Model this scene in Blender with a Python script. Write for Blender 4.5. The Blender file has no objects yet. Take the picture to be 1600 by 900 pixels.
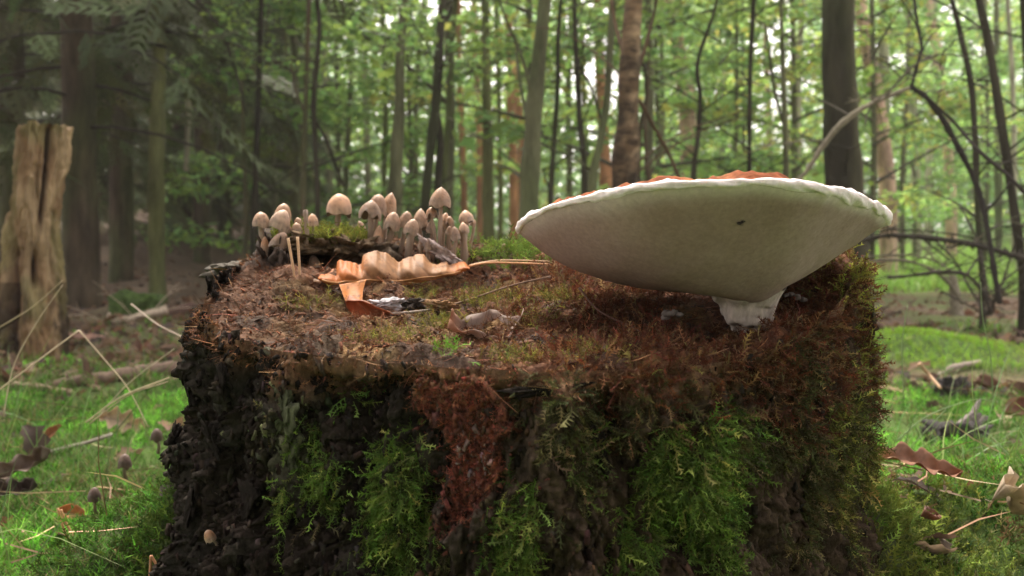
import bpy, math, random
import numpy as np
from mathutils import Vector, Matrix, Euler

rng = np.random.default_rng(7)
random.seed(7)
SC = bpy.context.scene
COL = SC.collection
PI = math.pi

# ------------------------------------------------------------------ camera, sky, sun, exposure
ZC = 0.32                      # camera height above the forest floor (m)
FPX = 1386.0                   # focal length in photograph pixels
PITCH = math.atan(35.0 / FPX)  # horizon lies 35 px above the middle
cam = bpy.data.objects.new('camera', bpy.data.cameras.new('camera'))
COL.objects.link(cam)
cam.data.sensor_width = 36.0
cam.data.lens = 36.0 * FPX / 1600.0
cam.location = (0, 0, ZC)
cam.rotation_euler = (PI / 2 - PITCH, 0, 0)
cam.data.clip_start = 0.02
cam.data.clip_end = 1000.0
cam.data.dof.use_dof = True
cam.data.dof.focus_distance = 0.68
cam.data.dof.aperture_fstop = 9.0
SC.camera = cam

SUN_EL, SUN_ROT = math.radians(58), math.radians(-22)
world = bpy.data.worlds.new('World')
SC.world = world
world.use_nodes = True
wn, wl = world.node_tree.nodes, world.node_tree.links
wn.clear()
sky = wn.new('ShaderNodeTexSky')
sky.sky_type = 'NISHITA'
sky.sun_disc = False
sky.sun_elevation = SUN_EL
sky.sun_rotation = SUN_ROT
sky.dust_density = 4.0
sky.air_density = 1.0
hs = wn.new('ShaderNodeHueSaturation')
hs.inputs['Saturation'].default_value = 0.12
bg = wn.new('ShaderNodeBackground')
bg.inputs['Strength'].default_value = 0.15
wo = wn.new('ShaderNodeOutputWorld')
wl.new(sky.outputs[0], hs.inputs['Color'])
warm = wn.new('ShaderNodeMix')
warm.data_type = 'RGBA'
warm.blend_type = 'MULTIPLY'
warm.inputs['Factor'].default_value = 1.0
warm.inputs['B'].default_value = (1.07, 0.97, 0.95, 1)
wl.new(hs.outputs[0], warm.inputs['A'])
wl.new(warm.outputs['Result'], bg.inputs['Color'])
wl.new(bg.outputs[0], wo.inputs['Surface'])

sun = bpy.data.objects.new('sun', bpy.data.lights.new('sun', 'SUN'))
COL.objects.link(sun)
sun.data.energy = 2.6
sun.data.angle = math.radians(14)
sun.data.color = (1.0, 0.93, 0.80)
SDIR = Vector((math.sin(SUN_ROT) * math.cos(SUN_EL), math.cos(SUN_ROT) * math.cos(SUN_EL), math.sin(SUN_EL)))
sun.rotation_euler = (-SDIR).to_track_quat('-Z', 'Y').to_euler()
sun.location = (0, 0, 30)

SC.view_settings.view_transform = 'Standard'
SC.view_settings.look = 'None'
SC.view_settings.exposure = 2.1
SC.view_settings.gamma = 1.0
SC.render.engine = 'CYCLES'
SC.cycles.max_bounces = 7
SC.cycles.diffuse_bounces = 4
SC.cycles.glossy_bounces = 2
SC.cycles.transmission_bounces = 4
SC.cycles.transparent_max_bounces = 6
SC.cycles.use_denoising = True

CP, SP = math.cos(PITCH), math.sin(PITCH)


def at(px, py, d):
    """world point seen at photograph pixel (px, py), d metres in front of the camera along Y"""
    r = (px - 800.0) / FPX
    u = (450.0 - py) / FPX
    v = np.array([r, CP + u * SP, -SP + u * CP])
    v = v * (d / v[1])
    return np.array([v[0], v[1], ZC + v[2]])


def pix(P):
    P = np.asarray(P, float)
    x, y, z = P[..., 0], P[..., 1], P[..., 2] - ZC
    f = y * CP - z * SP
    u = y * SP + z * CP
    f = np.maximum(f, 1e-3)
    return 800 + FPX * x / f, 450 - FPX * u / f


# ------------------------------------------------------------------ noise
def _hash(i, j, k, s=0):
    h = (i.astype(np.int64) * 374761393 + j.astype(np.int64) * 668265263 + k.astype(np.int64) * 2147483647 + s * 1274126177) & 0xffffffff
    h = ((h ^ (h >> 13)) * 1274126177) & 0xffffffff
    h = ((h ^ (h >> 16)) * 2246822519) & 0xffffffff
    h = h ^ (h >> 15)
    return (h & 0xffffff) / float(0xffffff)


def vnoise(P, s=0):
    P = np.asarray(P, float)
    i = np.floor(P).astype(np.int64)
    f = P - i
    f = f * f * f * (f * (f * 6 - 15) + 10)
    o = 0
    for a in (0, 1):
        wa = f[..., 0] if a else 1 - f[..., 0]
        for b in (0, 1):
            wb = f[..., 1] if b else 1 - f[..., 1]
            for c in (0, 1):
                wc = f[..., 2] if c else 1 - f[..., 2]
                o = o + wa * wb * wc * _hash(i[..., 0] + a, i[..., 1] + b, i[..., 2] + c, s)
    return o * 2 - 1


def fbm(P, octv=4, s=0, gain=0.5):
    o, a, P = 0, 1.0, np.asarray(P, float)
    for k in range(octv):
        o = o + a * vnoise(P * 2.03 ** k + 17.3 * k, s + k)
        a *= gain
    return o


def worley(P, s=0):
    P = np.asarray(P, float)
    i = np.floor(P).astype(np.int64)
    f1 = np.full(P.shape[:-1], 9.0)
    f2 = f1.copy()
    cid = np.zeros(P.shape[:-1])
    for a in (-1, 0, 1):
        for b in (-1, 0, 1):
            for c in (-1, 0, 1):
                q = i + np.array([a, b, c])
                off = np.stack([_hash(q[..., 0], q[..., 1], q[..., 2], s + 11 + m) for m in range(3)], -1)
                d = np.sqrt((((q + off) - P) ** 2).sum(-1))
                m1 = d < f1
                f2 = np.where(m1, f1, np.minimum(f2, d))
                cid = np.where(m1, _hash(q[..., 0], q[..., 1], q[..., 2], s + 31), cid)
                f1 = np.where(m1, d, f1)
    return f1, f2, cid


def sstep(a, b, x):
    t = np.clip((x - a) / (b - a), 0, 1)
    return t * t * (3 - 2 * t)


# ------------------------------------------------------------------ mesh helpers
def mesh_np(name, V, F, mat=None, col=None, smooth=False):
    """F: (N,3) or (N,4) int array, or a list of such arrays"""
    if not isinstance(F, list):
        F = [F]
    F = [np.asarray(f, np.int32) for f in F if len(f)]
    me = bpy.data.meshes.new(name)
    V = np.asarray(V, np.float32)
    me.vertices.add(len(V))
    me.vertices.foreach_set('co', V.ravel())
    loops = np.concatenate([f.ravel() for f in F])
    tot = np.concatenate([np.full(len(f), f.shape[1], np.int32) for f in F])
    st = np.concatenate([[0], np.cumsum(tot)[:-1]]).astype(np.int32)
    me.loops.add(len(loops))
    me.loops.foreach_set('vertex_index', loops)
    me.polygons.add(len(tot))
    me.polygons.foreach_set('loop_start', st)
    me.polygons.foreach_set('loop_total', tot)
    if smooth:
        me.polygons.foreach_set('use_smooth', np.ones(len(tot), bool))
    me.update(calc_edges=True)
    if col is not None:
        c = np.ones((len(V), 4), np.float32)
        c[:, :3] = col
        a = me.color_attributes.new('col', 'FLOAT_COLOR', 'POINT')
        a.data.foreach_set('color', c.ravel())
    me.validate(clean_customdata=False)
    if mat:
        me.materials.append(mat)
    return me


def obj(name, me, parent=None, loc=None):
    o = bpy.data.objects.new(name, me)
    COL.objects.link(o)
    if parent is not None:
        o.parent = parent
    if loc is not None:
        o.location = loc
    return o


def thing(name, label, cat, loc=(0, 0, 0), group=None, me=None):
    o = bpy.data.objects.new(name, me)
    COL.objects.link(o)
    o.location = tuple(float(c) for c in loc)
    o['label'] = label
    o['category'] = cat
    if group:
        o['group'] = group
    if me is None:
        o.empty_display_size = 0.05
    return o


def stuff(o, label=None, cat=None):
    o['kind'] = 'stuff'
    if label:
        o['label'] = label
    if cat:
        o['category'] = cat
    return o


def spline(pts, n):
    """Catmull-Rom through pts (k,m) -> (n,m)"""
    p = np.asarray(pts, float)
    if len(p) < 3:
        t = np.linspace(0, 1, n)[:, None]
        return p[0] * (1 - t) + p[-1] * t
    q = np.vstack([2 * p[0] - p[1], p, 2 * p[-1] - p[-2]])
    t = np.linspace(0, len(p) - 1, n)
    i = np.minimum(t.astype(int), len(p) - 2)
    f = (t - i)[:, None]
    a, b, c, d = q[i], q[i + 1], q[i + 2], q[i + 3]
    return 0.5 * (2 * b + (c - a) * f + (2 * a - 5 * b + 4 * c - d) * f ** 2 + (3 * b - a - 3 * c + d) * f ** 3)


def tube(path, rad, seg=8, wob=0.0, wf=8.0, closed=True):
    """tube along path; returns V, [F4, F3]"""
    p = np.asarray(path, float)
    n = len(p)
    rad = np.broadcast_to(np.asarray(rad, float), (n,))
    t = np.gradient(p, axis=0)
    t /= np.linalg.norm(t, axis=1, keepdims=True) + 1e-12
    ref = np.array([1.0, 0.0, 0.0]) if abs(t[:, 0]).mean() < 0.8 else np.array([0, 0, 1.0])
    u = np.cross(t, ref)
    u /= np.linalg.norm(u, axis=1, keepdims=True) + 1e-12
    v = np.cross(t, u)
    a = np.linspace(0, 2 * PI, seg, endpoint=False)
    ring = (np.cos(a)[None, :, None] * u[:, None] + np.sin(a)[None, :, None] * v[:, None])
    V = p[:, None] + ring * rad[:, None, None]
    if wob:
        w = fbm(V * wf, 3, 5)
        V = V + ring * (w * wob * rad[:, None])[..., None]
    V = V.reshape(-1, 3)
    i = np.arange(n - 1)[:, None] * seg
    j = np.arange(seg)[None]
    j2 = (j + 1) % seg
    F = np.stack([i + j, i + j2, i + seg + j2, i + seg + j], -1).reshape(-1, 4)
    V = np.vstack([V, p[0], p[-1]])
    a0, a1 = n * seg, n * seg + 1
    jj = np.arange(seg)
    T = np.vstack([np.stack([np.full(seg, a0), (jj + 1) % seg, jj], -1),
                   np.stack([np.full(seg, a1), (n - 1) * seg + jj, (n - 1) * seg + (jj + 1) % seg], -1)])
    return V, [F, T]


class Batch:
    def __init__(self):
        self.V, self.Q, self.T, self.C, self.n = [], [], [], [], 0

    def add(self, V, F, c=(1, 1, 1)):
        V = np.asarray(V, float)
        if not isinstance(F, list):
            F = [F]
        for f in F:
            f = np.asarray(f)
            if len(f) == 0:
                continue
            (self.T if f.shape[1] == 3 else self.Q).append(f + self.n)
        self.V.append(V)
        self.C.append(np.broadcast_to(np.asarray(c, float), V.shape))
        self.n += len(V)
        return self

    def build(self, name, mat, smooth=True):
        F = []
        if self.Q:
            F.append(np.concatenate(self.Q))
        if self.T:
            F.append(np.concatenate(self.T))
        return mesh_np(name, np.concatenate(self.V), F, mat, np.concatenate(self.C), smooth)


def grid_faces(nu, nv, wrap_u=False):
    iu = np.arange(nu if wrap_u else nu - 1)[:, None]
    iv = np.arange(nv - 1)[None]
    a = iu * nv + iv
    b = ((iu + 1) % nu) * nv + iv
    return np.stack([a, b, b + 1, a + 1], -1).reshape(-1, 4)


def basis(T, spin):
    """(N,3,3) rotation matrices whose third column is T, spun about it"""
    T = T / (np.linalg.norm(T, axis=1, keepdims=True) + 1e-12)
    ref = np.where(np.abs(T[:, 2:3]) < 0.9, np.array([[0, 0, 1.0]]), np.array([[1.0, 0, 0]]))
    X = np.cross(ref, T)
    X /= np.linalg.norm(X, axis=1, keepdims=True) + 1e-12
    Y = np.cross(T, X)
    c, s = np.cos(spin)[:, None], np.sin(spin)[:, None]
    return np.stack([X * c + Y * s, -X * s + Y * c, T], -1)


def scatter(templates, pos, R, scale, col, shade=None):
    """templates: list of (V,Tris[,vcol]) ; returns V,F,C of everything joined"""
    N = len(pos)
    which = rng.integers(0, len(templates), N)
    Vs, Fs, Cs, n = [], [], [], 0
    scale = np.asarray(scale, float)
    if scale.ndim == 1:
        scale = np.repeat(scale[:, None], 3, 1)
    for k, tp in enumerate(templates):
        m = np.where(which == k)[0]
        if not len(m):
            continue
        V0, F0 = tp[0], tp[1]
        L = V0[None] * scale[m][:, None]
        W = np.einsum('nij,nkj->nki', R[m], L) + pos[m][:, None]
        c = np.repeat(col[m][:, None], len(V0), 1)
        if len(tp) > 2:
            c = c * tp[2][None, :, None]
        F = F0[None] + (np.arange(len(m)) * len(V0))[:, None, None] + n
        Vs.append(W.reshape(-1, 3))
        Cs.append(c.reshape(-1, 3))
        Fs.append(F.reshape(-1, 3))
        n += len(m) * len(V0)
    return np.concatenate(Vs), np.concatenate(Fs), np.concatenate(Cs)


def vary(c, n, v=0.2, hue=0.08):
    c = np.asarray(c, float)
    k = np.exp(rng.normal(0, v, (n, 1)))
    return np.clip(c * k * (1 + rng.normal(0, hue, (n, 3))), 0.003, 0.95)


# ------------------------------------------------------------------ materials
def pmat(name, col=None, rough=0.85, scale=20.0, stretch=(1, 1, 1), dark=0.6, light=1.25, bump=0.3, dist=0.002,
         transl=0.0, spec=0.25, sss=0.0, tint=None, detail=5.0, coat=0.0):
    """procedural material. col None -> colour comes from the mesh attribute 'col'; noise mottles it"""
    m = bpy.data.materials.new(name)
    m.use_nodes = True
    nt = m.node_tree
    N, L = nt.nodes, nt.links
    N.clear()
    out = N.new('ShaderNodeOutputMaterial')
    tc = N.new('ShaderNodeTexCoord')
    mp = N.new('ShaderNodeMapping')
    mp.inputs['Scale'].default_value = stretch
    L.new(tc.outputs['Object'], mp.inputs['Vector'])
    nz = N.new('ShaderNodeTexNoise')
    nz.inputs['Scale'].default_value = scale
    nz.inputs['Detail'].default_value = detail
    nz.inputs['Roughness'].default_value = 0.65
    L.new(mp.outputs[0], nz.inputs['Vector'])
    rp = N.new('ShaderNodeMapRange')
    rp.inputs['From Min'].default_value = 0.3
    rp.inputs['From Max'].default_value = 0.7
    rp.inputs['To Min'].default_value = dark
    rp.inputs['To Max'].default_value = light
    L.new(nz.outputs['Fac'], rp.inputs['Value'])
    mul = N.new('ShaderNodeMix')
    mul.data_type = 'RGBA'
    mul.blend_type = 'MULTIPLY'
    mul.inputs['Factor'].default_value = 1.0
    if col is None:
        at_ = N.new('ShaderNodeAttribute')
        at_.attribute_name = 'col'
        L.new(at_.outputs['Color'], mul.inputs['A'])
    else:
        mul.inputs['A'].default_value = (*col, 1)
        if tint is not None:
            nz2 = N.new('ShaderNodeTexNoise')
            nz2.inputs['Scale'].default_value = scale * 0.23
            nz2.inputs['Detail'].default_value = 3
            L.new(mp.outputs[0], nz2.inputs['Vector'])
            mr = N.new('ShaderNodeMapRange')
            mr.inputs['From Min'].default_value = 0.42
            mr.inputs['From Max'].default_value = 0.6
            L.new(nz2.outputs['Fac'], mr.inputs['Value'])
            mx = N.new('ShaderNodeMix')
            mx.data_type = 'RGBA'
            mx.inputs['A'].default_value = (*col, 1)
            mx.inputs['B'].default_value = (*tint, 1)
            L.new(mr.outputs[0], mx.inputs['Factor'])
            L.new(mx.outputs['Result'], mul.inputs['A'])
    L.new(rp.outputs[0], mul.inputs['B'])
    bs = N.new('ShaderNodeBsdfPrincipled')
    bs.inputs['Roughness'].default_value = rough
    bs.inputs['Specular IOR Level'].default_value = spec
    L.new(mul.outputs['Result'], bs.inputs['Base Color'])
    if sss:
        bs.inputs['Subsurface Weight'].default_value = sss
        bs.inputs['Subsurface Radius'].default_value = (1.0, 0.6, 0.35)
        bs.inputs['Subsurface Scale'].default_value = 0.004
    if coat:
        bs.inputs['Coat Weight'].default_value = coat
        bs.inputs['Coat Roughness'].default_value = 0.3
    if bump:
        bp = N.new('ShaderNodeBump')
        bp.inputs['Strength'].default_value = bump
        bp.inputs['Distance'].default_value = dist
        L.new(nz.outputs['Fac'], bp.inputs['Height'])
        L.new(bp.outputs[0], bs.inputs['Normal'])
    if transl:
        tr = N.new('ShaderNodeBsdfTranslucent')
        L.new(mul.outputs['Result'], tr.inputs['Color'])
        ms = N.new('ShaderNodeMixShader')
        ms.inputs[0].default_value = transl
        L.new(bs.outputs[0], ms.inputs[1])
        L.new(tr.outputs[0], ms.inputs[2])
        L.new(ms.outputs[0], out.inputs['Surface'])
    else:
        L.new(bs.outputs[0], out.inputs['Surface'])
    return m


M = {}
M['attr'] = pmat('mottled_surface', None, 0.9, 60, bump=0.5, dist=0.002)
M['ground'] = pmat('forest_floor', None, 0.95, 45, dark=0.45, light=1.5, bump=0.8, dist=0.01)
M['bark_black'] = pmat('stump_bark', None, 0.95, 190, (1, 1, 0.7), 0.35, 1.8, 1.0, 0.003, spec=0.03)
M['rotwood'] = pmat('rotten_wood', None, 0.95, 170, dark=0.45, light=1.6, bump=0.9, dist=0.003)
M['moss'] = pmat('moss_fronds', None, 0.8, 90, dark=0.7, light=1.3, bump=0, transl=0.3, spec=0.2)
M['leafy'] = pmat('tree_leaves', None, 0.55, 3.0, dark=0.8, light=1.2, bump=0, transl=0.6, spec=0.2)
M['needle'] = pmat('spruce_needles', None, 0.6, 3.0, dark=0.75, light=1.2, bump=0, transl=0.2, spec=0.25)
M['grass'] = pmat('grass_blades', None, 0.5, 30, dark=0.8, light=1.2, bump=0, transl=0.35, spec=0.35)
M['dead'] = pmat('dead_leaf', None, 0.7, 60, dark=0.65, light=1.25, bump=0.3, dist=0.001, transl=0.3, spec=0.3)
M['dry'] = pmat('dry_stalk', None, 0.6, 60, dark=0.75, light=1.2, bump=0.2, dist=0.0008, spec=0.3)
M['trunk'] = pmat('tree_bark', None, 0.9, 14, (1, 1, 0.22), 0.5, 1.5, 0.9, 0.012, spec=0.2)
M['birch'] = pmat('birch_bark', None, 0.85, 20, (0.8, 0.8, 1.7), 0.25, 1.7, 0.6, 0.004, spec=0.2)
M['snag'] = pmat('weathered_wood', None, 0.9, 30, (1, 1, 0.12), 0.55, 1.4, 0.8, 0.006, spec=0.2)
M['twig'] = pmat('twig_bark', None, 0.85, 90, (1, 1, 0.5), 0.6, 1.4, 0.5, 0.002, spec=0.2)
M['cap'] = pmat('mushroom_cap', None, 0.55, 130, dark=0.88, light=1.1, bump=0.12, dist=0.0006, spec=0.35, sss=0.25)
M['stem'] = pmat('mushroom_stem', None, 0.6, 160, (1, 1, 0.12), 0.8, 1.15, 0.2, 0.0005, spec=0.3, sss=0.2)
M['pore'] = pmat('fungus_pores', None, 0.97, 260, dark=0.86, light=1.12, bump=0.35, dist=0.0012, spec=0.03, sss=0.05)
M['margin'] = pmat('fungus_margin', (0.77, 0.70, 0.68), 0.95, 190, dark=0.8, light=1.1, bump=0.6, dist=0.002, spec=0.05, sss=0.08)
M['rust'] = pmat('fungus_crust', (0.16, 0.052, 0.024), 0.95, 110, dark=0.45, light=1.5, bump=0.9, dist=0.003, spec=0.05, tint=(0.23, 0.095, 0.045))
M['leafblade'] = pmat('oak_leaf_blade', None, 0.6, 130, dark=0.8, light=1.15, bump=0.25, dist=0.0008, transl=0.42, spec=0.35)
M['mould'] = pmat('white_mould', (0.34, 0.32, 0.33), 0.8, 200, dark=0.6, light=1.25, bump=0.5, dist=0.001)
M['mouldcol'] = pmat('fungus_stub', None, 0.85, 150, (1, 1, .3), .6, 1.25, .7, .0015, spec=.15)
M['char'] = pmat('charred_wood', (0.022, 0.018, 0.017), 0.75, 60, dark=0.5, light=1.7, bump=0.8, dist=0.004, tint=(0.05, 0.042, 0.036))
M['insect'] = pmat('insect_shell', (0.02, 0.014, 0.01), 0.4, 300, bump=0.1)

# ------------------------------------------------------------------ stump shape (used by the ground too)
SX, SY = 0.015, 0.82
ROOT = 0.0


def rim_r(th):
    return 0.288 + 0.010 * np.cos(2 * th + 0.5) + 0.008 * np.sin(3 * th + 1.0) + 0.006 * np.cos(5 * th)


def stump_top(X, Y):
    """height of the stump's broken top, metres above the forest floor"""
    z = ZC - 0.064 + 0.1386 * (np.minimum(Y, 1.0) - 0.53)
    z = z + 0.018 * np.exp(-(((X + 0.26) / 0.07) ** 2 + ((Y - 0.84) / 0.12) ** 2))
    z = z + 0.040 * np.exp(-(((X - 0.285) / 0.055) ** 2 + ((Y - 0.76) / 0.10) ** 2))
    z = z + 0.012 * np.exp(-(((X - 0.22) / 0.07) ** 2 + ((Y - 0.62) / 0.05) ** 2))
    z = z + 0.026 * np.exp(-((Y - 0.95) / 0.055) ** 2) * sstep(-0.30, -0.22, X) * (1 - sstep(0.02, 0.12, X))
    z = z - 0.022 * np.exp(-(((X - 0.155) / 0.065) ** 2 + ((Y - 0.655) / 0.06) ** 2))
    z = z - 0.010 * np.exp(-(((X + 0.13) / 0.06) ** 2 + ((Y - 0.755) / 0.045) ** 2))
    z = z - 0.010 * np.exp(-(((X + 0.02) / 0.05) ** 2 + ((Y - 0.66) / 0.06) ** 2))
    return z


# ------------------------------------------------------------------ ground
def ground_h(x, y):
    x = np.asarray(x, float)
    y = np.asarray(y, float)
    r = np.hypot(x, y)
    P = np.stack([x, y, np.zeros_like(x)], -1)
    h = 0.05 * np.clip(y - 7.0, 0, 60) * sstep(-80, 0, y)
    h = h + 0.022 * fbm(P * 2.2, 4, 3) * sstep(0.5, 1.5, r) + 0.10 * fbm(P * 0.35, 3, 9) * sstep(4, 12, r)
    rs = np.hypot(x - SX, y - SY)
    sk = 0.17 * np.exp(-np.clip(rs - 0.29, 0, None) / 0.075) * (1 + 0.4 * fbm(P * 9, 3, 21))
    sidew = sstep(-0.42, 0.05, (y - SY) / np.maximum(rs, .05))
    h = h + np.where(rs < 0.27, 0.10, sk) * sidew
    h = h + 0.055 * np.exp(-(((x + 0.36) / 0.07) ** 2 + ((y - 0.80) / 0.10) ** 2))
    # moss hump on the right, brown bank on the left behind
    h = h + 0.085 * np.exp(-(((x - 1.42) / 0.25) ** 2 + ((y - 3.05) / 0.30) ** 2))
    h = h + 0.10 * np.exp(-(((x + 2.2) / 0.35) ** 2 + ((y - 5.3) / 0.3) ** 2))
    h = h + 0.9 * sstep(9, 16, y) * (1 - sstep(-6.5, -2.0, x))
    h = h + 0.07 * np.exp(-(((x - 0.55) / 0.18) ** 2 + ((y - 0.95) / 0.16) ** 2))
    return h


def gpt(px, py, lo=0.75, hi=60.0):
    """where the sight line of a photograph pixel meets the ground"""
    d = np.exp(np.linspace(math.log(lo), math.log(hi), 900))
    r, u = (px - 800.0) / FPX, (450.0 - py) / FPX
    v = np.array([r, CP + u * SP, -SP + u * CP])
    X, Z = v[0] / v[1] * d, ZC + v[2] / v[1] * d
    g = ground_h(X, d)
    k = np.where(Z <= g)[0]
    k = k[0] if len(k) else len(d) - 1
    return np.array([X[k], d[k], g[k]])


def ground_col(x, y):
    P = np.stack([x, y, 0 * x], -1)
    n = fbm(P * 1.6, 4, 41)
    n2 = fbm(P * 7.0, 3, 47)
    green = np.array([0.055, 0.095, 0.016])
    brown = np.array([0.115, 0.075, 0.048])
    dark = np.array([0.10, 0.07, 0.048])
    bright = np.array([0.13, 0.24, 0.04])
    r = np.hypot(x, y)
    g = 1 - sstep(2.1, 3.0, r) * (1 - 0.7 * sstep(-0.25, 0.3, n + 0.4 * n2))
    hump = np.exp(-(((x - 1.42) / 0.32) ** 2 + ((y - 3.02) / 0.36) ** 2))
    g = g * (1 - .5 * sstep(2.4, 3.2, r) * (x < -.1 * y))
    g = np.clip(np.maximum(g, 1.4 * hump), 0, 1)
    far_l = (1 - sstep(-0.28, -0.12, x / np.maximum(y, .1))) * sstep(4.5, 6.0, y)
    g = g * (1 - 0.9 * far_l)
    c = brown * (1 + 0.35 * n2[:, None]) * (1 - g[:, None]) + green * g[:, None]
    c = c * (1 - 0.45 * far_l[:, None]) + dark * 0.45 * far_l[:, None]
    clear = sstep(7.6, 9.0, y) * sstep(0.15, 0.34, x / np.maximum(y, .1)) * (0.55 + 0.45 * sstep(-0.3, 0.3, n))
    c = c * (1 - clear[:, None]) + bright * clear[:, None]
    soil = np.exp(-np.clip(np.hypot(x - SX, y - SY) - .30, 0, None) / .07)[:, None]
    c = c * (1 - soil) + np.array([0.035, 0.032, 0.015]) * soil
    return np.clip(c, 0.005, 0.6), g


def build_ground():
    nr, na = 300, 460
    r = np.concatenate([[0.02], np.exp(np.linspace(math.log(0.25), math.log(400), nr - 1))])
    t = np.linspace(-1, 1, na)
    a = PI / 2 - PI * (0.45 * t + 0.55 * t ** 3)         # denser ahead of the camera
    R, A = np.meshgrid(r, a, indexing='ij')
    x, y = (R * np.cos(A)).ravel(), (R * np.sin(A)).ravel()
    h = ground_h(x, y)
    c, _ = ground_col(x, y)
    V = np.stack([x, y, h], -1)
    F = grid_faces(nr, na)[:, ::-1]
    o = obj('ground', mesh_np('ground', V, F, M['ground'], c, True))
    o['kind'] = 'structure'
    o['label'] = 'mossy forest floor with brown leaf litter'


build_ground()

# ------------------------------------------------------------------ the stump
MOSS_SIDE = [  # px, py, rx, ry, amount, colour key
    (560, 790, 95, 130, 1.0, 'g'), (600, 660, 60, 70, 0.30, 'g'), (500, 840, 60, 90, 0.5, 'o'),
    (860, 700, 70, 130, 0.40, 'o'), (830, 850, 60, 80, 0.7, 'g'), (1040, 720, 110, 130, 1.1, 'g'), (1110, 830, 70, 90, 0.9, 'g'),
    (960, 850, 110, 80, 0.7, 'g'), (1010, 620, 90, 60, 0.6, 'o'), (1230, 680, 110, 190, 0.9, 'o'), (1330, 760, 50, 170, 1.0, 'y'),
    (440, 660, 30, 60, 0.12, 'o'), (700, 860, 60, 50, 0.25, 'o'), (900, 620, 40, 50, .25, 'o'), (1260, 850, 80, 80, .6, 'o'),
]
MOSS_COL = {'g': (0.098, 0.160, 0.025), 'o': (0.070, 0.070, 0.022), 'y': (0.16, 0.175, 0.035), 'r': (0.098, 0.036, 0.017),
            't': (0.17, 0.105, 0.045)}


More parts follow.
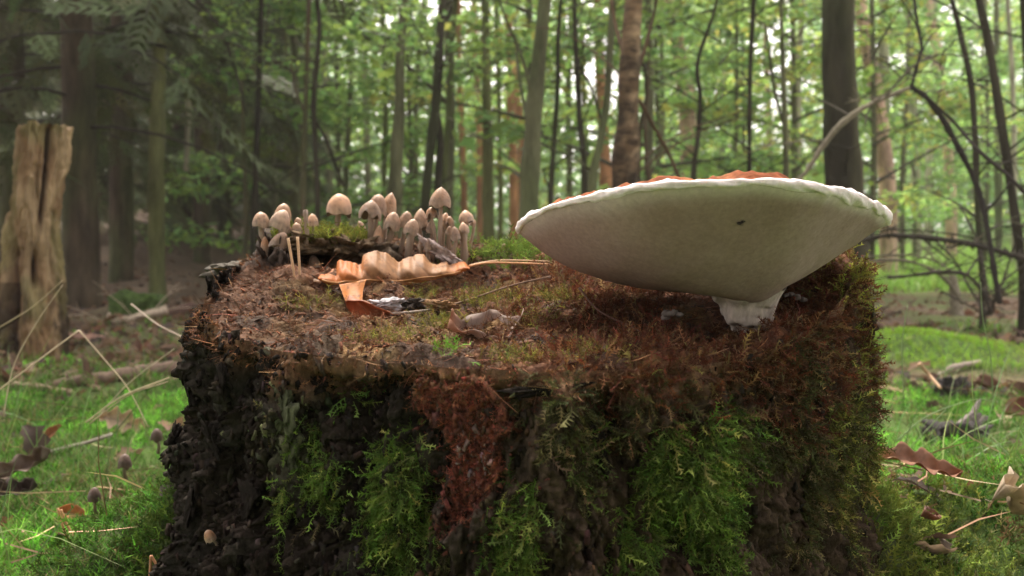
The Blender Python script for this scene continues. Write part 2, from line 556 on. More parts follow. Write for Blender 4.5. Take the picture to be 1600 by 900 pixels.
def build_stump():
    root = thing('tree_stump', 'large rotten black stump overgrown with moss, carrying the fungi', 'tree stump', (SX, SY, 0.0))
    nth, ns, nt = 900, 270, 190
    t = np.linspace(-1, 1, nth, endpoint=False)
    th = -PI / 2 + PI * (0.62 * t + 0.38 * t ** 3)       # denser toward the photographed side
    cs, sn = np.cos(th), np.sin(th)
    Rr = rim_r(th)
    TH = th[:, None]
    # side rows 0..ns-1 (bottom -> rim), top rows ns..ns+nt-1 (rim -> middle)
    rimx, rimy = SX + Rr * cs, SY + Rr * sn
    rimz = stump_top(rimx, rimy)
    s = np.linspace(0, 1, ns)[None]
    z0 = 0.0
    Zs = z0 + (rimz[:, None] - z0) * s
    depth = rimz[:, None] - Zs
    left = np.clip(-cs, 0, 1)[:, None]
    right = np.clip(cs, 0, 1)[:, None]
    flare = 0.035 * left * sstep(0.08, 0.28, depth) + 0.03 * sstep(0.17, 0.32, depth) + 0.006 * left * sstep(0.0, 0.12, depth) - 0.012 * right
    lobes = 0.022 * sstep(0.05, 0.3, depth) * np.cos(6 * TH + 0.6)
    Rs = Rr[:, None] + flare + lobes - 0.010 * right * sstep(0.05, 0.2, depth)
    X = SX + Rs * cs[:, None]
    Y = SY + Rs * sn[:, None]
    Pn = np.stack([X, Y, Zs], -1)
    mid_ = lambda q, k: fbm(q * 55, 3, 160 + k)
    cr = 0.45 + 0.9 * np.clip(-cs * 0.9 + 0.25, 0, 1)[:, None]       # craggier on the left
    big = fbm(Pn * np.array([9, 9, 5]), 3, 2)
    # blocky bark plates: two sizes of tall cells with sunk joints
    wq = Pn + 0.012 * np.stack([vnoise(Pn * 30, 61), vnoise(Pn * 30, 62), vnoise(Pn * 30, 63)], -1)
    f1, f2, cid = worley((wq + 0.010 * np.stack([mid_(Pn, 1), mid_(Pn, 2), mid_(Pn, 3)], -1)) * np.array([24, 24, 11.0]), 1)
    f1b, f2b, cidb = worley(wq * np.array([66, 66, 26.0]), 2)
    joint = 1 - sstep(0.02, 0.22, f2 - f1)
    jointb = 1 - sstep(0.02, 0.25, f2b - f1b)
    fine = fbm(Pn * np.array([150, 150, 45]), 3, 4)
    mid = fbm(Pn * np.array([38, 38, 26]), 3, 6)
    fis = np.abs(vnoise(Pn * np.array([22, 22, 3.5]), 8))
    fissure = 1 - sstep(0.0, 0.16, fis)
    top_fade = sstep(0.0, 0.02, depth)
    ridge = 1 - 2 * np.abs(vnoise(wq * np.array([52, 52, 30]), 81))
    ridge2 = 1 - 2 * np.abs(vnoise(wq * np.array([110, 110, 70]), 82))
    vfine = fbm(Pn * 260, 2, 83)
    tq = fbm((Pn + .006 * np.stack([mid_(Pn, 1), mid_(Pn, 2), mid_(Pn, 3)], -1)) * np.array([34, 34, 12]), 3, 84) * 2.6 - .5
    terr = np.floor(tq) + sstep(.72, 1.0, tq - np.floor(tq))
    disp = 0.0055 * terr * cr + (0.010 * big + cr * (0.006 * (cid - 0.5) * 2 - 0.006 * joint ** 2 + 0.006 * (cidb - 0.5) - 0.004 * jointb ** 2) + 0.006 * mid
            + 0.0042 * fine + 0.0022 * vfine + 0.0035 * ridge * cr + 0.002 * ridge2 - 0.014 * fissure * cr)
    # eroded hollow under the rim, left of the middle, and the red rotted scar
    ppx, ppy = pix(Pn)
    front = (sn < -0.1)[:, None]
    hol = np.exp(-(((ppx - 560) / 110) ** 2 + ((ppy - 610) / 45) ** 2)) * front
    hol2 = np.exp(-(((ppx - 1085) / 45) ** 2 + ((ppy - 840) / 40) ** 2)) * front + np.exp(-(((ppx - 940) / 28) ** 2 + ((ppy - 640) / 45) ** 2)) * front
    jag = 26 * fbm(Pn * 24, 4, 77, .6)
    jag2 = 26 * fbm(Pn * 24 + 7.7, 4, 78, .6)
    lo_x = np.interp(ppy, [560, 600, 680, 760, 830], [690, 655, 680, 690, 698]) + 1.1 * jag
    hi_x = np.interp(ppy, [560, 600, 680, 730, 770, 830], [740, 775, 785, 790, 762, 722]) + 1.2 * jag2
    scar = sstep(-10, 10, ppx - lo_x) * sstep(-10, 10, hi_x - ppx) * sstep(565, 590, ppy + jag) * (1 - sstep(812, 840, ppy + jag)) * front
    f1c, f2c, cidc = worley(wq * np.array([150, 150, 70.0]), 3)
    disp = disp - 0.022 * hol - 0.03 * hol2
    disp = np.where(scar > 0.3, 0.001 + 0.004 * (cidc - 0.6) + 0.004 * mid - 0.003 * (1 - sstep(0.02, 0.3, f2c - f1c)) + 0.003 * fine + 0.002 * vfine, disp)
    disp = disp * (0.25 + 0.75 * top_fade)
    X = X + disp * cs[:, None]
    Y = Y + disp * sn[:, None]
    Zs = Zs + 0.004 * mid * top_fade * cr
    side = np.stack([X, Y, Zs], -1)
    # top
    k = np.linspace(0, 1, nt + 1)[1:][None]
    rr = (1 - k ** 1.0)
    ex, ey = side[:, -1, 0], side[:, -1, 1]
    TX = SX + (ex - SX)[:, None] * rr
    TY = SY + (ey - SY)[:, None] * rr
    edge = 1 - sstep(0.0, 0.06, 1 - rr)
    TZ = stump_top(TX, TY)
    # the crumbling left front shoulder falls away in steps
    Pt = np.stack([TX, TY, 0 * TX], -1)
    tb = fbm(Pt * 16, 4, 12)
    tf = fbm(Pt * 70, 4, 14)
    g1, g2, gid = worley(Pt * np.array([38, 38, 1.0]) + 0.3 * tb[..., None], 5)
    TZ = TZ + ((0.008 + .006 * (1 - sstep(-.16, -.04, TX))) * tb + 0.0022 * tf + 0.002 * (gid - 0.5) - 0.0015 * (1 - sstep(0.0, 0.2, g2 - g1)) + 0.0018 * fbm(Pt * 200, 2, 15)) * (0.35 + 0.65 * (1 - edge))
    TZ = TZ - edge * (0.006 + 0.012 * (0.5 + 0.5 * fbm(Pt * 34, 3, 19)))
    rim_fix = side[:, -1, 2]
    topg = np.stack([TX, TY, TZ], -1)
    G = np.concatenate([side, topg], 1)
    G[:, ns - 1, 2] = rim_fix - 0.004 - 0.009 * (0.5 + 0.5 * fbm(np.stack([ex, ey, 0 * ex], -1) * 34, 3, 19))
    nv = ns + nt
    F = grid_faces(nth, nv, True)
    # colours: real stuff colours, not shade
    C = np.zeros((nth, nv, 3))
    blk = np.array([0.021, 0.016, 0.0125])
    gry = np.array([0.036, 0.035, 0.028])
    grn = np.array([0.045, 0.052, 0.028])
    m1 = sstep(0.1, 0.7, big + 0.8 * mid)[..., None]
    m2 = sstep(0.62, 0.9, cid)[..., None]
    sc = blk * (1 - 0.35 * m1) + gry * 0.35 * m1
    sc = sc * (1 - 0.55 * m2) + gry * 0.55 * m2
    wr = (sstep(560, 900, ppx) * front)[..., None]
    br = np.array([0.050, 0.034, 0.022]) * (1 + .5 * fine[..., None])
    sc = sc * (1 - 0.75 * wr) + br * 0.75 * wr
    lich = np.exp(-(((ppx - 455) / 38) ** 2 + ((ppy - 680) / 62) ** 2)) * front * sstep(-0.2, 0.3, mid)
    sc = sc * (1 - 0.75 * lich[..., None]) + np.array([0.075, 0.080, 0.045]) * 0.75 * lich[..., None]
    red = np.array([0.14, 0.044, 0.026]) * (0.45 + 0.9 * cidc[..., None]) * (1 + .6 * sstep(660, 590, ppy))[..., None]
    wht = sstep(0.15, 0.45, fbm(Pn * 110, 3, 33)) * np.exp(-(((ppx - 745) / 40) ** 2 + ((ppy - 700) / 75) ** 2))
    red = red * (1 - 0.8 * wht[..., None]) + np.array([0.22, 0.17, 0.16]) * 0.8 * wht[..., None]
    sm = sstep(0.2, 0.5, scar)[..., None]
    sm = np.clip(sm * (1.0 + .5 * fine[..., None]), 0, 1)
    sc = sc * (1 - sm) + red * sm
    # brown crumble running over the rim
    over = (1 - sstep(0.004, 0.030, depth + 0.010 * mid))[..., None] * front[..., None]
    brown = np.array([0.16, 0.090, 0.050])
    sc = sc * (1 - 0.8 * over) + brown * 0.8 * over
    C[:, :ns] = sc
    tbr = np.array([0.115, 0.050, 0.023]) * (0.8 + 0.3 * tf[..., None])
    tred = np.array([0.13, 0.055, 0.028]) * (0.9 + 0.3 * tf[..., None])
    tgrn = np.array([0.12, 0.125, 0.030])
    tdk = np.array([0.045, 0.032, 0.024])
    wR = sstep(-0.02, 0.10, TX + 0.03 * tb)[..., None]
    tcol = tbr * (1 - wR) + tred * wR
    wG = sstep(0.15, 0.5, fbm(Pt * 22, 3, 51))[..., None] * 0.22
    tcol = tcol * (1 - wG) + tgrn * wG
    wL = (1 - sstep(-0.22, -0.12, TX + 0.03 * tb))[..., None] * 0.7
    tcol = tcol * (1 - wL) + np.array([0.075, 0.040, 0.023]) * wL
    wD = (sstep(0.2, 0.55, fbm(Pt * 30, 3, 53)) * 0.75)[..., None]
    tcol = tcol * (1 - wD) + tdk * wD
    C[:, ns:] = tcol
    C = np.clip(C, 0.006, 0.7)
    V = G.reshape(-1, 3) - np.array([SX, SY, 0.0])
    Cf = C.reshape(-1, 3)
    row = (F[:, 0] % nv)
    scf = np.concatenate([scar, np.zeros((nth, nt))], 1).reshape(-1)
    isscar = (scf[F].mean(1) > 0.3) & (row < ns - 2)
    istop = row >= ns - 2

    def sub(mask, name, mat):
        f = F[mask]
        u, inv = np.unique(f, return_inverse=True)
        me = mesh_np(name, V[u], inv.reshape(f.shape), mat, Cf[u], name != 'bark')
        return obj(name, me, root)
    sub(~isscar & ~istop, 'bark', M['bark_black'])
    sub(istop, 'rotten_top', M['rotwood'])
    r = sub(isscar, 'rot_scar', M['rotwood'])
    r['label'] = 'red brown rotted scar with white mould down the front bark'
    return root, G, F, nv, ns, scf


stump, SG, SF, SNV, SNS, SCF = build_stump()
SGV = SG.reshape(-1, 3)


def on_top(X, Y):
    """nearest built vertex height of the stump's top"""
    tv = SG[:, SNS:].reshape(-1, 3)
    d = (tv[:, 0] - X) ** 2 + (tv[:, 1] - Y) ** 2
    return float(tv[np.argmin(d), 2])


# bark flakes and blocks standing proud on the left shoulder (parts of the stump)
def block_mesh(name, size, seed, mat, col, n=10, rough=0.25, smooth=True):
    u = np.linspace(-PI / 2, PI / 2, n)
    v = np.linspace(0, 2 * PI, 2 * n, endpoint=False)
    U, W = np.meshgrid(v, u, indexing='ij')
    q = 0.55
    sg = lambda a, p: np.sign(a) * np.abs(a) ** p
    P = np.stack([sg(np.cos(W), q) * sg(np.cos(U), q), sg(np.cos(W), q) * sg(np.sin(U), q), sg(np.sin(W), q)], -1)
    k = 1 + rough * fbm(P * 1.6 + seed * 3.1, 6, seed, .6) - rough * .35 * np.abs(vnoise(P * 3.3 + seed, seed + 2))
    P = P * k[..., None] * np.asarray(size)
    c = np.asarray(col) * (1 + 0.3 * fbm(P / max(size) * 4 + seed, 2, seed + 4))[..., None]
    return mesh_np(name, P.reshape(-1, 3), grid_faces(2 * n, n, True), mat, np.clip(c, .004, .8).reshape(-1, 3), smooth)


def side_hit(px, py):
    """nearest photographed-side stump vertex for a pixel"""
    sv = SG[:, :SNS].reshape(-1, 3)
    sv = sv[sv[:, 1] < SY + 0.1]
    X, Y = pix(sv)
    d = (X - px) ** 2 + (Y - py) ** 2 + 4e4 * (sv[:, 1] - 0.5) * 0.02
    return sv[np.argmin(d)]


FLAKES = [(318, 452, 26, 10, 14), (350, 440, 24, 16, 9), (345, 470, 30, 14, 11), (300, 520, 18, 16, 20), (372, 428, 26, 14, 7), (385, 500, 26, 12, 13),
          (440, 640, 18, 8, 26), (452, 705, 20, 8, 24), (420, 570, 16, 8, 14), (350, 590, 20, 10, 18), (330, 690, 18, 9, 22), (292, 610, 14, 9, 18),
          (500, 600, 18, 10, 10), (390, 780, 20, 9, 26), (300, 790, 18, 9, 24), (860, 612, 50, 8, 7), (930, 700, 16, 8, 30), (270, 690, 14, 9, 18)]
for i, (px, py, wx, wy, wz) in enumerate(FLAKES):
    p = side_hit(px, py)
    k = p[1] / FPX
    lich = i in (6, 7)
    me = block_mesh('bark_flake', (wx * k, wy * k * .55, wz * k), 100 + i, M['bark_black'], (0.07, 0.075, 0.045) if lich else (0.015, 0.012, 0.010), 22, 0.8, False)
    o = obj('bark_flake', me, stump, (p[0] - SX, p[1] - SY, p[2]))
    th = math.atan2(p[1] - SY, p[0] - SX)
    o.rotation_euler = (random.uniform(-.25, .25), random.uniform(-.3, .3), th + PI / 2)

# rotten ledge behind the oak leaf: mossy slab over a dark hollow
LX, LY = at(495, 400, 0.905)[:2]


def ledge():
    k = 0.905 / FPX
    for (px, py, w, dp, h, sd) in ((452, 384, 36, .032, 12, 201), (502, 381, 44, .040, 16, 206), (556, 386, 36, .040, 17, 207)):
        p = at(px, py, 0.905)
        obj('wood_slab', block_mesh('wood_slab', (w * k, dp, h * k), sd, M['rotwood'], (0.12, 0.08, 0.045), 30, 0.6, False), stump, (p[0] - SX, p[1] - SY, p[2]))
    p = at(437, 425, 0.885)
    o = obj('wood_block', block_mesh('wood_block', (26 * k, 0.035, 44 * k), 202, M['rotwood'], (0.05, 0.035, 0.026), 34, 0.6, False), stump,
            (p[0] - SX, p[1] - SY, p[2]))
    p = at(575, 395, 0.915)
    obj('wood_block', block_mesh('wood_block', (52 * k, 0.045, 20 * k), 205, M['rotwood'], (0.085, 0.058, 0.036), 18, 0.4), stump,
        (p[0] - SX, p[1] - SY, p[2]))
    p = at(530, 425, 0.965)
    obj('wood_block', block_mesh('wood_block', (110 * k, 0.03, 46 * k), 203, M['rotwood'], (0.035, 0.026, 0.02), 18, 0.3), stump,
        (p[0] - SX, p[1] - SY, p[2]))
    p = at(375, 425, 0.90)
    obj('wood_block', block_mesh('wood_block', (34 * k, 0.03, 13 * k), 204, M['rotwood'], (0.075, 0.065, 0.05), 30, 0.6, False), stump,
        (p[0] - SX, p[1] - SY, p[2]))


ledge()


# ------------------------------------------------------------------ moss and crumbs on the stump
def moss_templates(n=5, nodes=7, llen=0.24):
    out = []
    for k in range(n):
        r = np.random.default_rng(300 + k)
        bend = r.uniform(0.2, 0.7)
        s = np.linspace(0, 1, nodes)
        p = np.stack([bend * s ** 2 * 0.6, 0.12 * np.sin(s * 4 + r.uniform(0, 6)), s - 0.25 * bend * s ** 2], -1)
        V, F = [], []
        w = 0.02
        for i in range(nodes):
            V += [p[i] + [0, w, 0], p[i] - [0, w, 0]]
        for i in range(nodes - 1):
            a = 2 * i
            F += [(a, a + 1, a + 3), (a, a + 3, a + 2)]
        for i in range(1, nodes):
            L = llen * (1.15 - 0.6 * s[i]) * r.uniform(0.7, 1.3)
            for sd in (-1, 1):
                b = len(V)
                tip = p[i] + np.array([r.uniform(-.08, .12), sd * L * 0.8, L * 0.75])
                V += [p[i] - [0, 0, 0.035], p[i] + [0, 0, 0.05], tip]
                F += [(b, b + 1, b + 2)]
        vc = np.ones(len(V))
        zz = np.array(V)[:, 2]
        vc = 0.75 + 0.5 * np.clip(zz, 0, 1)
        out.append((np.array(V), np.array(F), vc))
    return out


MT = moss_templates()
MT_SHORT = moss_templates(4, 4, 0.42)

# sample points on the stump surface
_f = SF
_a, _b, _c = SGV[_f[:, 0]], SGV[_f[:, 1]], SGV[_f[:, 3]]
FN = np.cross(_b - _a, _c - _a)
FA = np.linalg.norm(FN, axis=1)
FN = FN / (FA[:, None] + 1e-15)
FC = SGV[_f].mean(1)
_o = np.sign(((FC - np.array([SX, SY, 0.1])) * FN).sum(1))
FN = FN * np.where(_o == 0, 1, _o)[:, None]
FPXX, FPYY = pix(FC)
FROW = SF[:, 0] % SNV
FSIDE = FROW < SNS - 1
FFRONT = FC[:, 1] < SY + 0.02


def pick(weight, n):
    w = weight * FA
    w = w / w.sum()
    k = rng.choice(len(w), n, p=w)
    f = SF[k]
    uv = rng.random((n, 2))
    p = (SGV[f[:, 0]] * ((1 - uv[:, :1]) * (1 - uv[:, 1:])) + SGV[f[:, 1]] * (uv[:, :1] * (1 - uv[:, 1:]))
         + SGV[f[:, 2]] * (uv[:, :1] * uv[:, 1:]) + SGV[f[:, 3]] * ((1 - uv[:, :1]) * uv[:, 1:]))
    return p, FN[k], k


S0 = np.array([SX, SY, 0.0])


def side_moss(key, n, size, cmix):
    w = np.zeros(len(FC))
    for (px, py, rx, ry, am, ck) in MOSS_SIDE:
        if ck == key:
            w = np.maximum(w, am * np.exp(-(((FPXX - px) / rx) ** 2 + ((FPYY - py) / ry) ** 2) * 1.3))
    clump = sstep(-0.05, 0.5, fbm(FC * np.array([30, 30, 20]), 4, 71 + ord(key)) + .1) ** 2.0
    w = w * FSIDE * FFRONT * clump
    w = np.where(w > 0.06, w, 0)
    p, n_, k = pick(w, n)
    q = rng.normal(0, 1, (n, 3))
    T = n_ * 0.75 + q * 0.45 + np.array([0, 0, -0.55])
    R = basis(T, rng.uniform(0, 6.28, n))
    sc = size * np.exp(np.clip(rng.normal(0, 0.35, n), -1, .6))
    c = vary(cmix, n, 0.30, 0.10)
    tips = rng.random(n) < 0.16
    c[tips] = c[tips] * np.array([2.4, 1.8, 2.6])
    deep = rng.random(n) < .3
    c[deep] = c[deep] * .55
    V, F, C = scatter(MT, p + n_ * 0.001, R, sc, np.clip(c, 0, .6))
    o = obj('hanging_moss', mesh_np('hanging_moss', V - S0, F, M['moss'], C), stump)
    stuff(o, {'g': 'bright green moss fronds hanging on the front bark', 'o': 'dull olive brown moss on the right of the bark',
              'y': 'yellow green moss along the right edge of the stump'}[key])


side_moss('g', 7000, 0.0105, MOSS_COL['g'])
side_moss('o', 7500, 0.0105, MOSS_COL['o'])
side_moss('y', 3000, 0.011, MOSS_COL['y'])


def top_moss():
    # dead red brown moss on the right of the top and over the right shoulder
    rgt = sstep(880, 990, FPXX) * (FPYY > 400) * (1 - sstep(610, 720, FPYY - 30 * vnoise(FC * 30, 5)))
    back = FC[:, 1] > SY
    w = np.where(FSIDE, rgt * FFRONT, sstep(-0.03, 0.07, FC[:, 0]) * 1.0) * sstep(-0.35, 0.1, fbm(FC * 30, 3, 91))
    w = w * np.where(np.exp(-(((FPXX - 1130) / 90) ** 2 + ((FPYY - 498) / 24) ** 2)) > .4, .2, 1)
    n = 14000
    p, n_, k = pick(w, n)
    T = n_ * 0.45 + rng.normal(0, 1, (n, 3)) * 0.6 + np.array([0, -0.15, 0.0])
    c = vary(MOSS_COL['r'], n, 0.35, 0.12)
    gold = rng.random(n) < 0.22
    c[gold] = vary(MOSS_COL['t'], int(gold.sum()), 0.3, 0.1)
    V, F, C = scatter(MT, p, basis(T, rng.uniform(0, 6.28, n)), 0.0108 * np.exp(np.clip(rng.normal(0, 0.35, n), -1, .6)), c)
    stuff(obj('dry_moss', mesh_np('dry_moss', V - S0, F, M['moss'], C), stump), 'red brown withered moss on the right of the top')
    # yellow green fringe at the top right corner
    w = np.exp(-(((FPXX - 1310) / 45) ** 2 + ((FPYY - 440) / 28) ** 2)) + 0.5 * np.exp(-(((FPXX - 1350) / 18) ** 2 + ((FPYY - 540) / 90) ** 2))
    w = np.where(w > 0.1, w, 0) * (FC[:, 1] < SY + 0.12)
    p, n_, k = pick(w, 900)
    T = n_ * 0.6 + rng.normal(0, 1, (900, 3)) * 0.45 + np.array([0, 0, 0.4])
    V, F, C = scatter(MT, p, basis(T, rng.uniform(0, 6.28, 900)), 0.011 * np.exp(rng.normal(0, 0.3, 900)), vary((0.20, 0.20, 0.035), 900, 0.3))
    stuff(obj('moss_fringe', mesh_np('moss_fringe', V - S0, F, M['moss'], C), stump), 'yellow green moss fringe at the right corner of the top')
    # green cushion at the back between leaf and bracket, small olive pads
    w = np.exp(-(((FPXX - 795) / 55) ** 2 + ((FPYY - 402) / 16) ** 2)) * 1.2
    w += 0.5 * np.exp(-(((FPXX - 700) / 30) ** 2 + ((FPYY - 412) / 8) ** 2))
    w = np.where(w > 0.1, w, 0) * (~FSIDE) * (FC[:, 1] > 0.86)
    p, n_, k = pick(w, 1600)
    T = np.array([0, 0, 1.0]) + rng.normal(0, 1, (1600, 3)) * 0.4
    V, F, C = scatter(MT_SHORT, p, basis(T, rng.uniform(0, 6.28, 1600)), 0.0105 * np.exp(rng.normal(0, 0.3, 1600)), vary((0.12, 0.185, 0.03), 1600, 0.35))
    stuff(obj('moss_cushion', mesh_np('moss_cushion', V - S0, F, M['moss'], C), stump), 'fresh green moss cushion at the back of the top')
    w = np.zeros(len(FC))
    for (px, py, rx, ry) in ((655, 462, 26, 10), (690, 505, 45, 12), (835, 500, 40, 14), (760, 470, 50, 14), (690, 553, 28, 7), (520, 470, 20, 8), (880, 470, 40, 14),
                             (800, 560, 60, 12), (930, 560, 50, 14), (600, 530, 60, 10), (470, 480, 40, 8)):
        w = np.maximum(w, np.exp(-(((FPXX - px) / rx) ** 2 + ((FPYY - py) / ry) ** 2)))
    w = np.where(w > 0.25, w, 0) * (~FSIDE) * (FC[:, 1] < 0.93)
    p, n_, k = pick(w, 2400)
    T = np.array([0, 0, 0.8]) + rng.normal(0, 1, (2400, 3)) * 0.7
    c = vary((0.15, 0.14, 0.03), 2400, 0.35, 0.12)
    fresh = (np.abs(FPXX[k] - 690) < 45) & (np.abs(FPYY[k] - 553) < 14)
    c[fresh] = vary((0.13, 0.27, 0.03), int(fresh.sum()), 0.2)
    V, F, C = scatter(MT_SHORT, p, basis(T, rng.uniform(0, 6.28, 2400)), 0.007 * np.exp(rng.normal(0, 0.3, 2400)), c)
    stuff(obj('moss_pad', mesh_np('moss_pad', V - S0, F, M['moss'], C), stump), 'olive moss pads scattered over the rotten top')


top_moss()


def slab_moss():
    k = 0.905 / FPX
    n = 2400
    c0 = at(500, 369, 0.905)
    a = rng.uniform(0, 2 * PI, n)
    r = np.sqrt(rng.random(n))
    p = c0 + np.stack([r * np.cos(a) * 78 * k, r * np.sin(a) * 0.036, 0.002 * rng.normal(0, 1, n) - 0.006 * r ** 2], -1)
    clump = fbm(p * 60, 3, 9) > -0.25
    p = p[clump]
    n = len(p)
    T = np.array([0, 0, 0.9]) + rng.normal(0, 1, (n, 3)) * 0.55
    c = vary((0.15, 0.16, 0.03), n, 0.35, 0.12)
    V, F, C = scatter(MT_SHORT, p, basis(T, rng.uniform(0, 6.28, n)), 0.009 * np.exp(rng.normal(0, 0.3, n)), c)
    stuff(obj('moss_pad', mesh_np('moss_pad', V - S0, F, M['moss'], C), stump), 'yellow green moss on the rotten ledge')


slab_moss()


def crumbs():
    """wood crumbs, needles and chips lying over the rotten top"""
    tm = []
    for k in range(6):
        r = np.random.default_rng(500 + k)
        base = np.array([[-1, -1, -1], [1, -1, -1], [1, 1, -1], [-1, 1, -1], [-1, -1, 1], [1, -1, 1], [1, 1, 1], [-1, 1, 1]], float)
        V = base * np.array([1.5, r.uniform(.2, .45), r.uniform(.1, .25)]) * (1 + r.uniform(-.35, .35, (8, 3)))
        F = np.array([(0, 2, 1), (0, 3, 2), (4, 5, 6), (4, 6, 7), (0, 1, 5), (0, 5, 4), (1, 2, 6), (1, 6, 5), (2, 3, 7), (2, 7, 6), (3, 0, 4), (3, 4, 7)])
        tm.append((V, F))
    n = 11000
    w = (~FSIDE) * (0.25 + sstep(-0.3, 0.4, fbm(FC * 25, 3, 95))) * 1.0
    p, n_, k = pick(w, n)
    R = basis(np.array([0, 0, 1.0]) + rng.normal(0, 0.5, (n, 3)), rng.uniform(0, 6.28, n))
    pal = np.array([(0.11, 0.05, 0.025), (0.075, 0.034, 0.018), (0.17, 0.088, 0.043), (0.04, 0.026, 0.018), (0.15, 0.052, 0.024), (0.28, 0.17, 0.09)])
    c = pal[rng.choice(6, n, p=[.3, .25, .1, .2, .12, .03])] * np.exp(rng.normal(0, .25, (n, 1)))
    V, F, C = scatter(tm, p + np.array([0, 0, 0.0008]), R, 0.0009 * np.exp(np.clip(rng.normal(0, .55, n), -1.5, 1.2)), c)
    stuff(obj('wood_crumbs', mesh_np('wood_crumbs', V - S0, F, M['rotwood'], C), stump), 'brown wood crumbs strewn over the rotten top')
    # fine fibres
    n = 7000
    p, n_, k = pick((~FSIDE) * 1.0 + FSIDE * FFRONT * (FROW > SNS - 22) * 0.6, n)
    d = rng.normal(0, 1, (n, 3)) * np.array([1, 1, .25])
    V0 = np.array([[0, -.012, 0], [0, .012, 0], [.05, .012, .5], [.05, -.012, .5], [0, .006, 1], [0, -.006, 1]])
    F0 = np.array([(0, 1, 2), (0, 2, 3), (3, 2, 4), (3, 4, 5)])
    c = vary((0.15, 0.075, 0.037), n, .4, .1)
    V, F, C = scatter([(V0, F0)], p + np.array([0, 0, 0.001]), basis(d, rng.uniform(0, 6.28, n)), 0.013 * np.exp(np.clip(rng.normal(0, .45, n), -1, .65)), c)
    stuff(obj('wood_fibres', mesh_np('wood_fibres', V - S0, F, M['rotwood'], C), stump), 'thin fibres and needles over the rotten top')


crumbs()


def bark_crumble():
    """small broken bark scales over the black side, red wood crumbs in the scar, brown fuzz on the top"""
    tm = []
    for k in range(6):
        r = np.random.default_rng(540 + k)
        base = np.array([[-1, -1, -1], [1, -1, -1], [1, 1, -1], [-1, 1, -1], [-1, -1, 1], [1, -1, 1], [1, 1, 1], [-1, 1, 1]], float)
        V = base * np.array([r.uniform(.4, .8), r.uniform(.25, .5), r.uniform(.9, 2.4)]) * (1 + r.uniform(-.45, .45, (8, 3)))
        F = np.array([(0, 2, 1), (0, 3, 2), (4, 5, 6), (4, 6, 7), (0, 1, 5), (0, 5, 4), (1, 2, 6), (1, 6, 5), (2, 3, 7), (2, 7, 6), (3, 0, 4), (3, 4, 7)])
        tm.append((V, F))
    n = 11000
    w = FSIDE * FFRONT * (.6 + .7 * (FPXX < 660)) * sstep(-.5, .2, fbm(FC * 28, 3, 97))
    p, n_, k = pick(w, n)
    R = basis(np.array([0, 0, 1.0]) + rng.normal(0, .42, (n, 3)) + n_ * .15, np.arctan2(n_[:, 1], n_[:, 0]) + PI / 2 + rng.normal(0, .6, n))
    c = vary((0.021, 0.0165, 0.013), n, .5, .08)
    bw = (FPXX[k] > 640) & (rng.random(n) < .7)
    c[bw] = vary((0.048, 0.032, 0.020), int(bw.sum()), .45, .1)
    lt = rng.random(n) < .05
    c[lt] = vary((0.06, 0.055, 0.045), int(lt.sum()), .3)
    lich = np.exp(-(((FPXX[k] - 450) / 42) ** 2 + ((FPYY[k] - 680) / 66) ** 2)) > rng.random(n)
    c[lich] = vary((0.085, 0.09, 0.05), int(lich.sum()), .3)
    V, F, C = scatter(tm, p, R, 0.0013 * np.exp(np.clip(rng.normal(0, .55, n), -1.5, 1.1)), c)
    stuff(obj('bark_scales', mesh_np('bark_scales', V - S0, F, M['bark_black'], C), stump), 'small broken scales of black bark')
    # scar
    w = FSIDE * FFRONT * (SCF[SF].mean(1) ** 2 + .10 * np.exp(-(((FPXX - 725) / 70) ** 2 + ((FPYY - 690) / 120) ** 2)))
    n = 2000
    p, n_, k = pick(w, n)
    V, F, C = scatter(MT_SHORT, p, basis(n_ + rng.normal(0, .8, (n, 3)), rng.uniform(0, 6.28, n)), .0042 * np.exp(rng.normal(0, .3, n)), vary((0.18, 0.050, 0.030), n, .4, .1))
    stuff(obj('rot_fuzz', mesh_np('rot_fuzz', V - S0, F, M['rotwood'], C), stump), 'reddish fibres over the rotted scar')
    n = 1700
    p, n_, k = pick(w, n)
    c = vary((0.085, 0.028, 0.017), n, .45, .1)
    up = FPYY[k] < 640
    c[up] = c[up] * np.array([1.4, 1.3, 1.2])
    wh = (rng.random(n) < .2) & (np.exp(-(((FPXX[k] - 742) / 30) ** 2 + ((FPYY[k] - 705) / 55) ** 2)) > .35)
    c[wh] = vary((0.24, 0.17, 0.155), int(wh.sum()), .3)
    V, F, C = scatter(tm, p, basis(rng.normal(0, .5, (n, 3)) + np.array([0, 0, .8]), rng.uniform(0, 6.28, n)), 0.0009 * np.exp(np.clip(rng.normal(0, .5, n), -1.5, 1.0)), c)
    stuff(obj('rot_crumbs', mesh_np('rot_crumbs', V - S0, F, M['rotwood'], C), stump), 'red crumbs of rotted wood with white mould specks')
    n = 17000
    w = (~FSIDE) * (1 - .6 * sstep(-.02, .08, FC[:, 0])) * sstep(-.3, .3, fbm(FC * 35, 3, 99)) + FSIDE * FFRONT * (FROW > SNS - 26) * (FPXX < 980) * .8
    p, n_, k = pick(w, n)
    T = n_ * .35 + rng.normal(0, 1, (n, 3)) * np.array([1, 1, .5])
    c = vary((0.125, 0.052, 0.023), n, .45, .1)
    V, F, C = scatter(MT_SHORT, p, basis(T, rng.uniform(0, 6.28, n)), 0.0050 * np.exp(np.clip(rng.normal(0, .4, n), -1, 1)), c)
    stuff(obj('peat_fuzz', mesh_np('peat_fuzz', V - S0, F, M['rotwood'], C), stump), 'brown fibrous fuzz over the crumbling top')


bark_crumble()


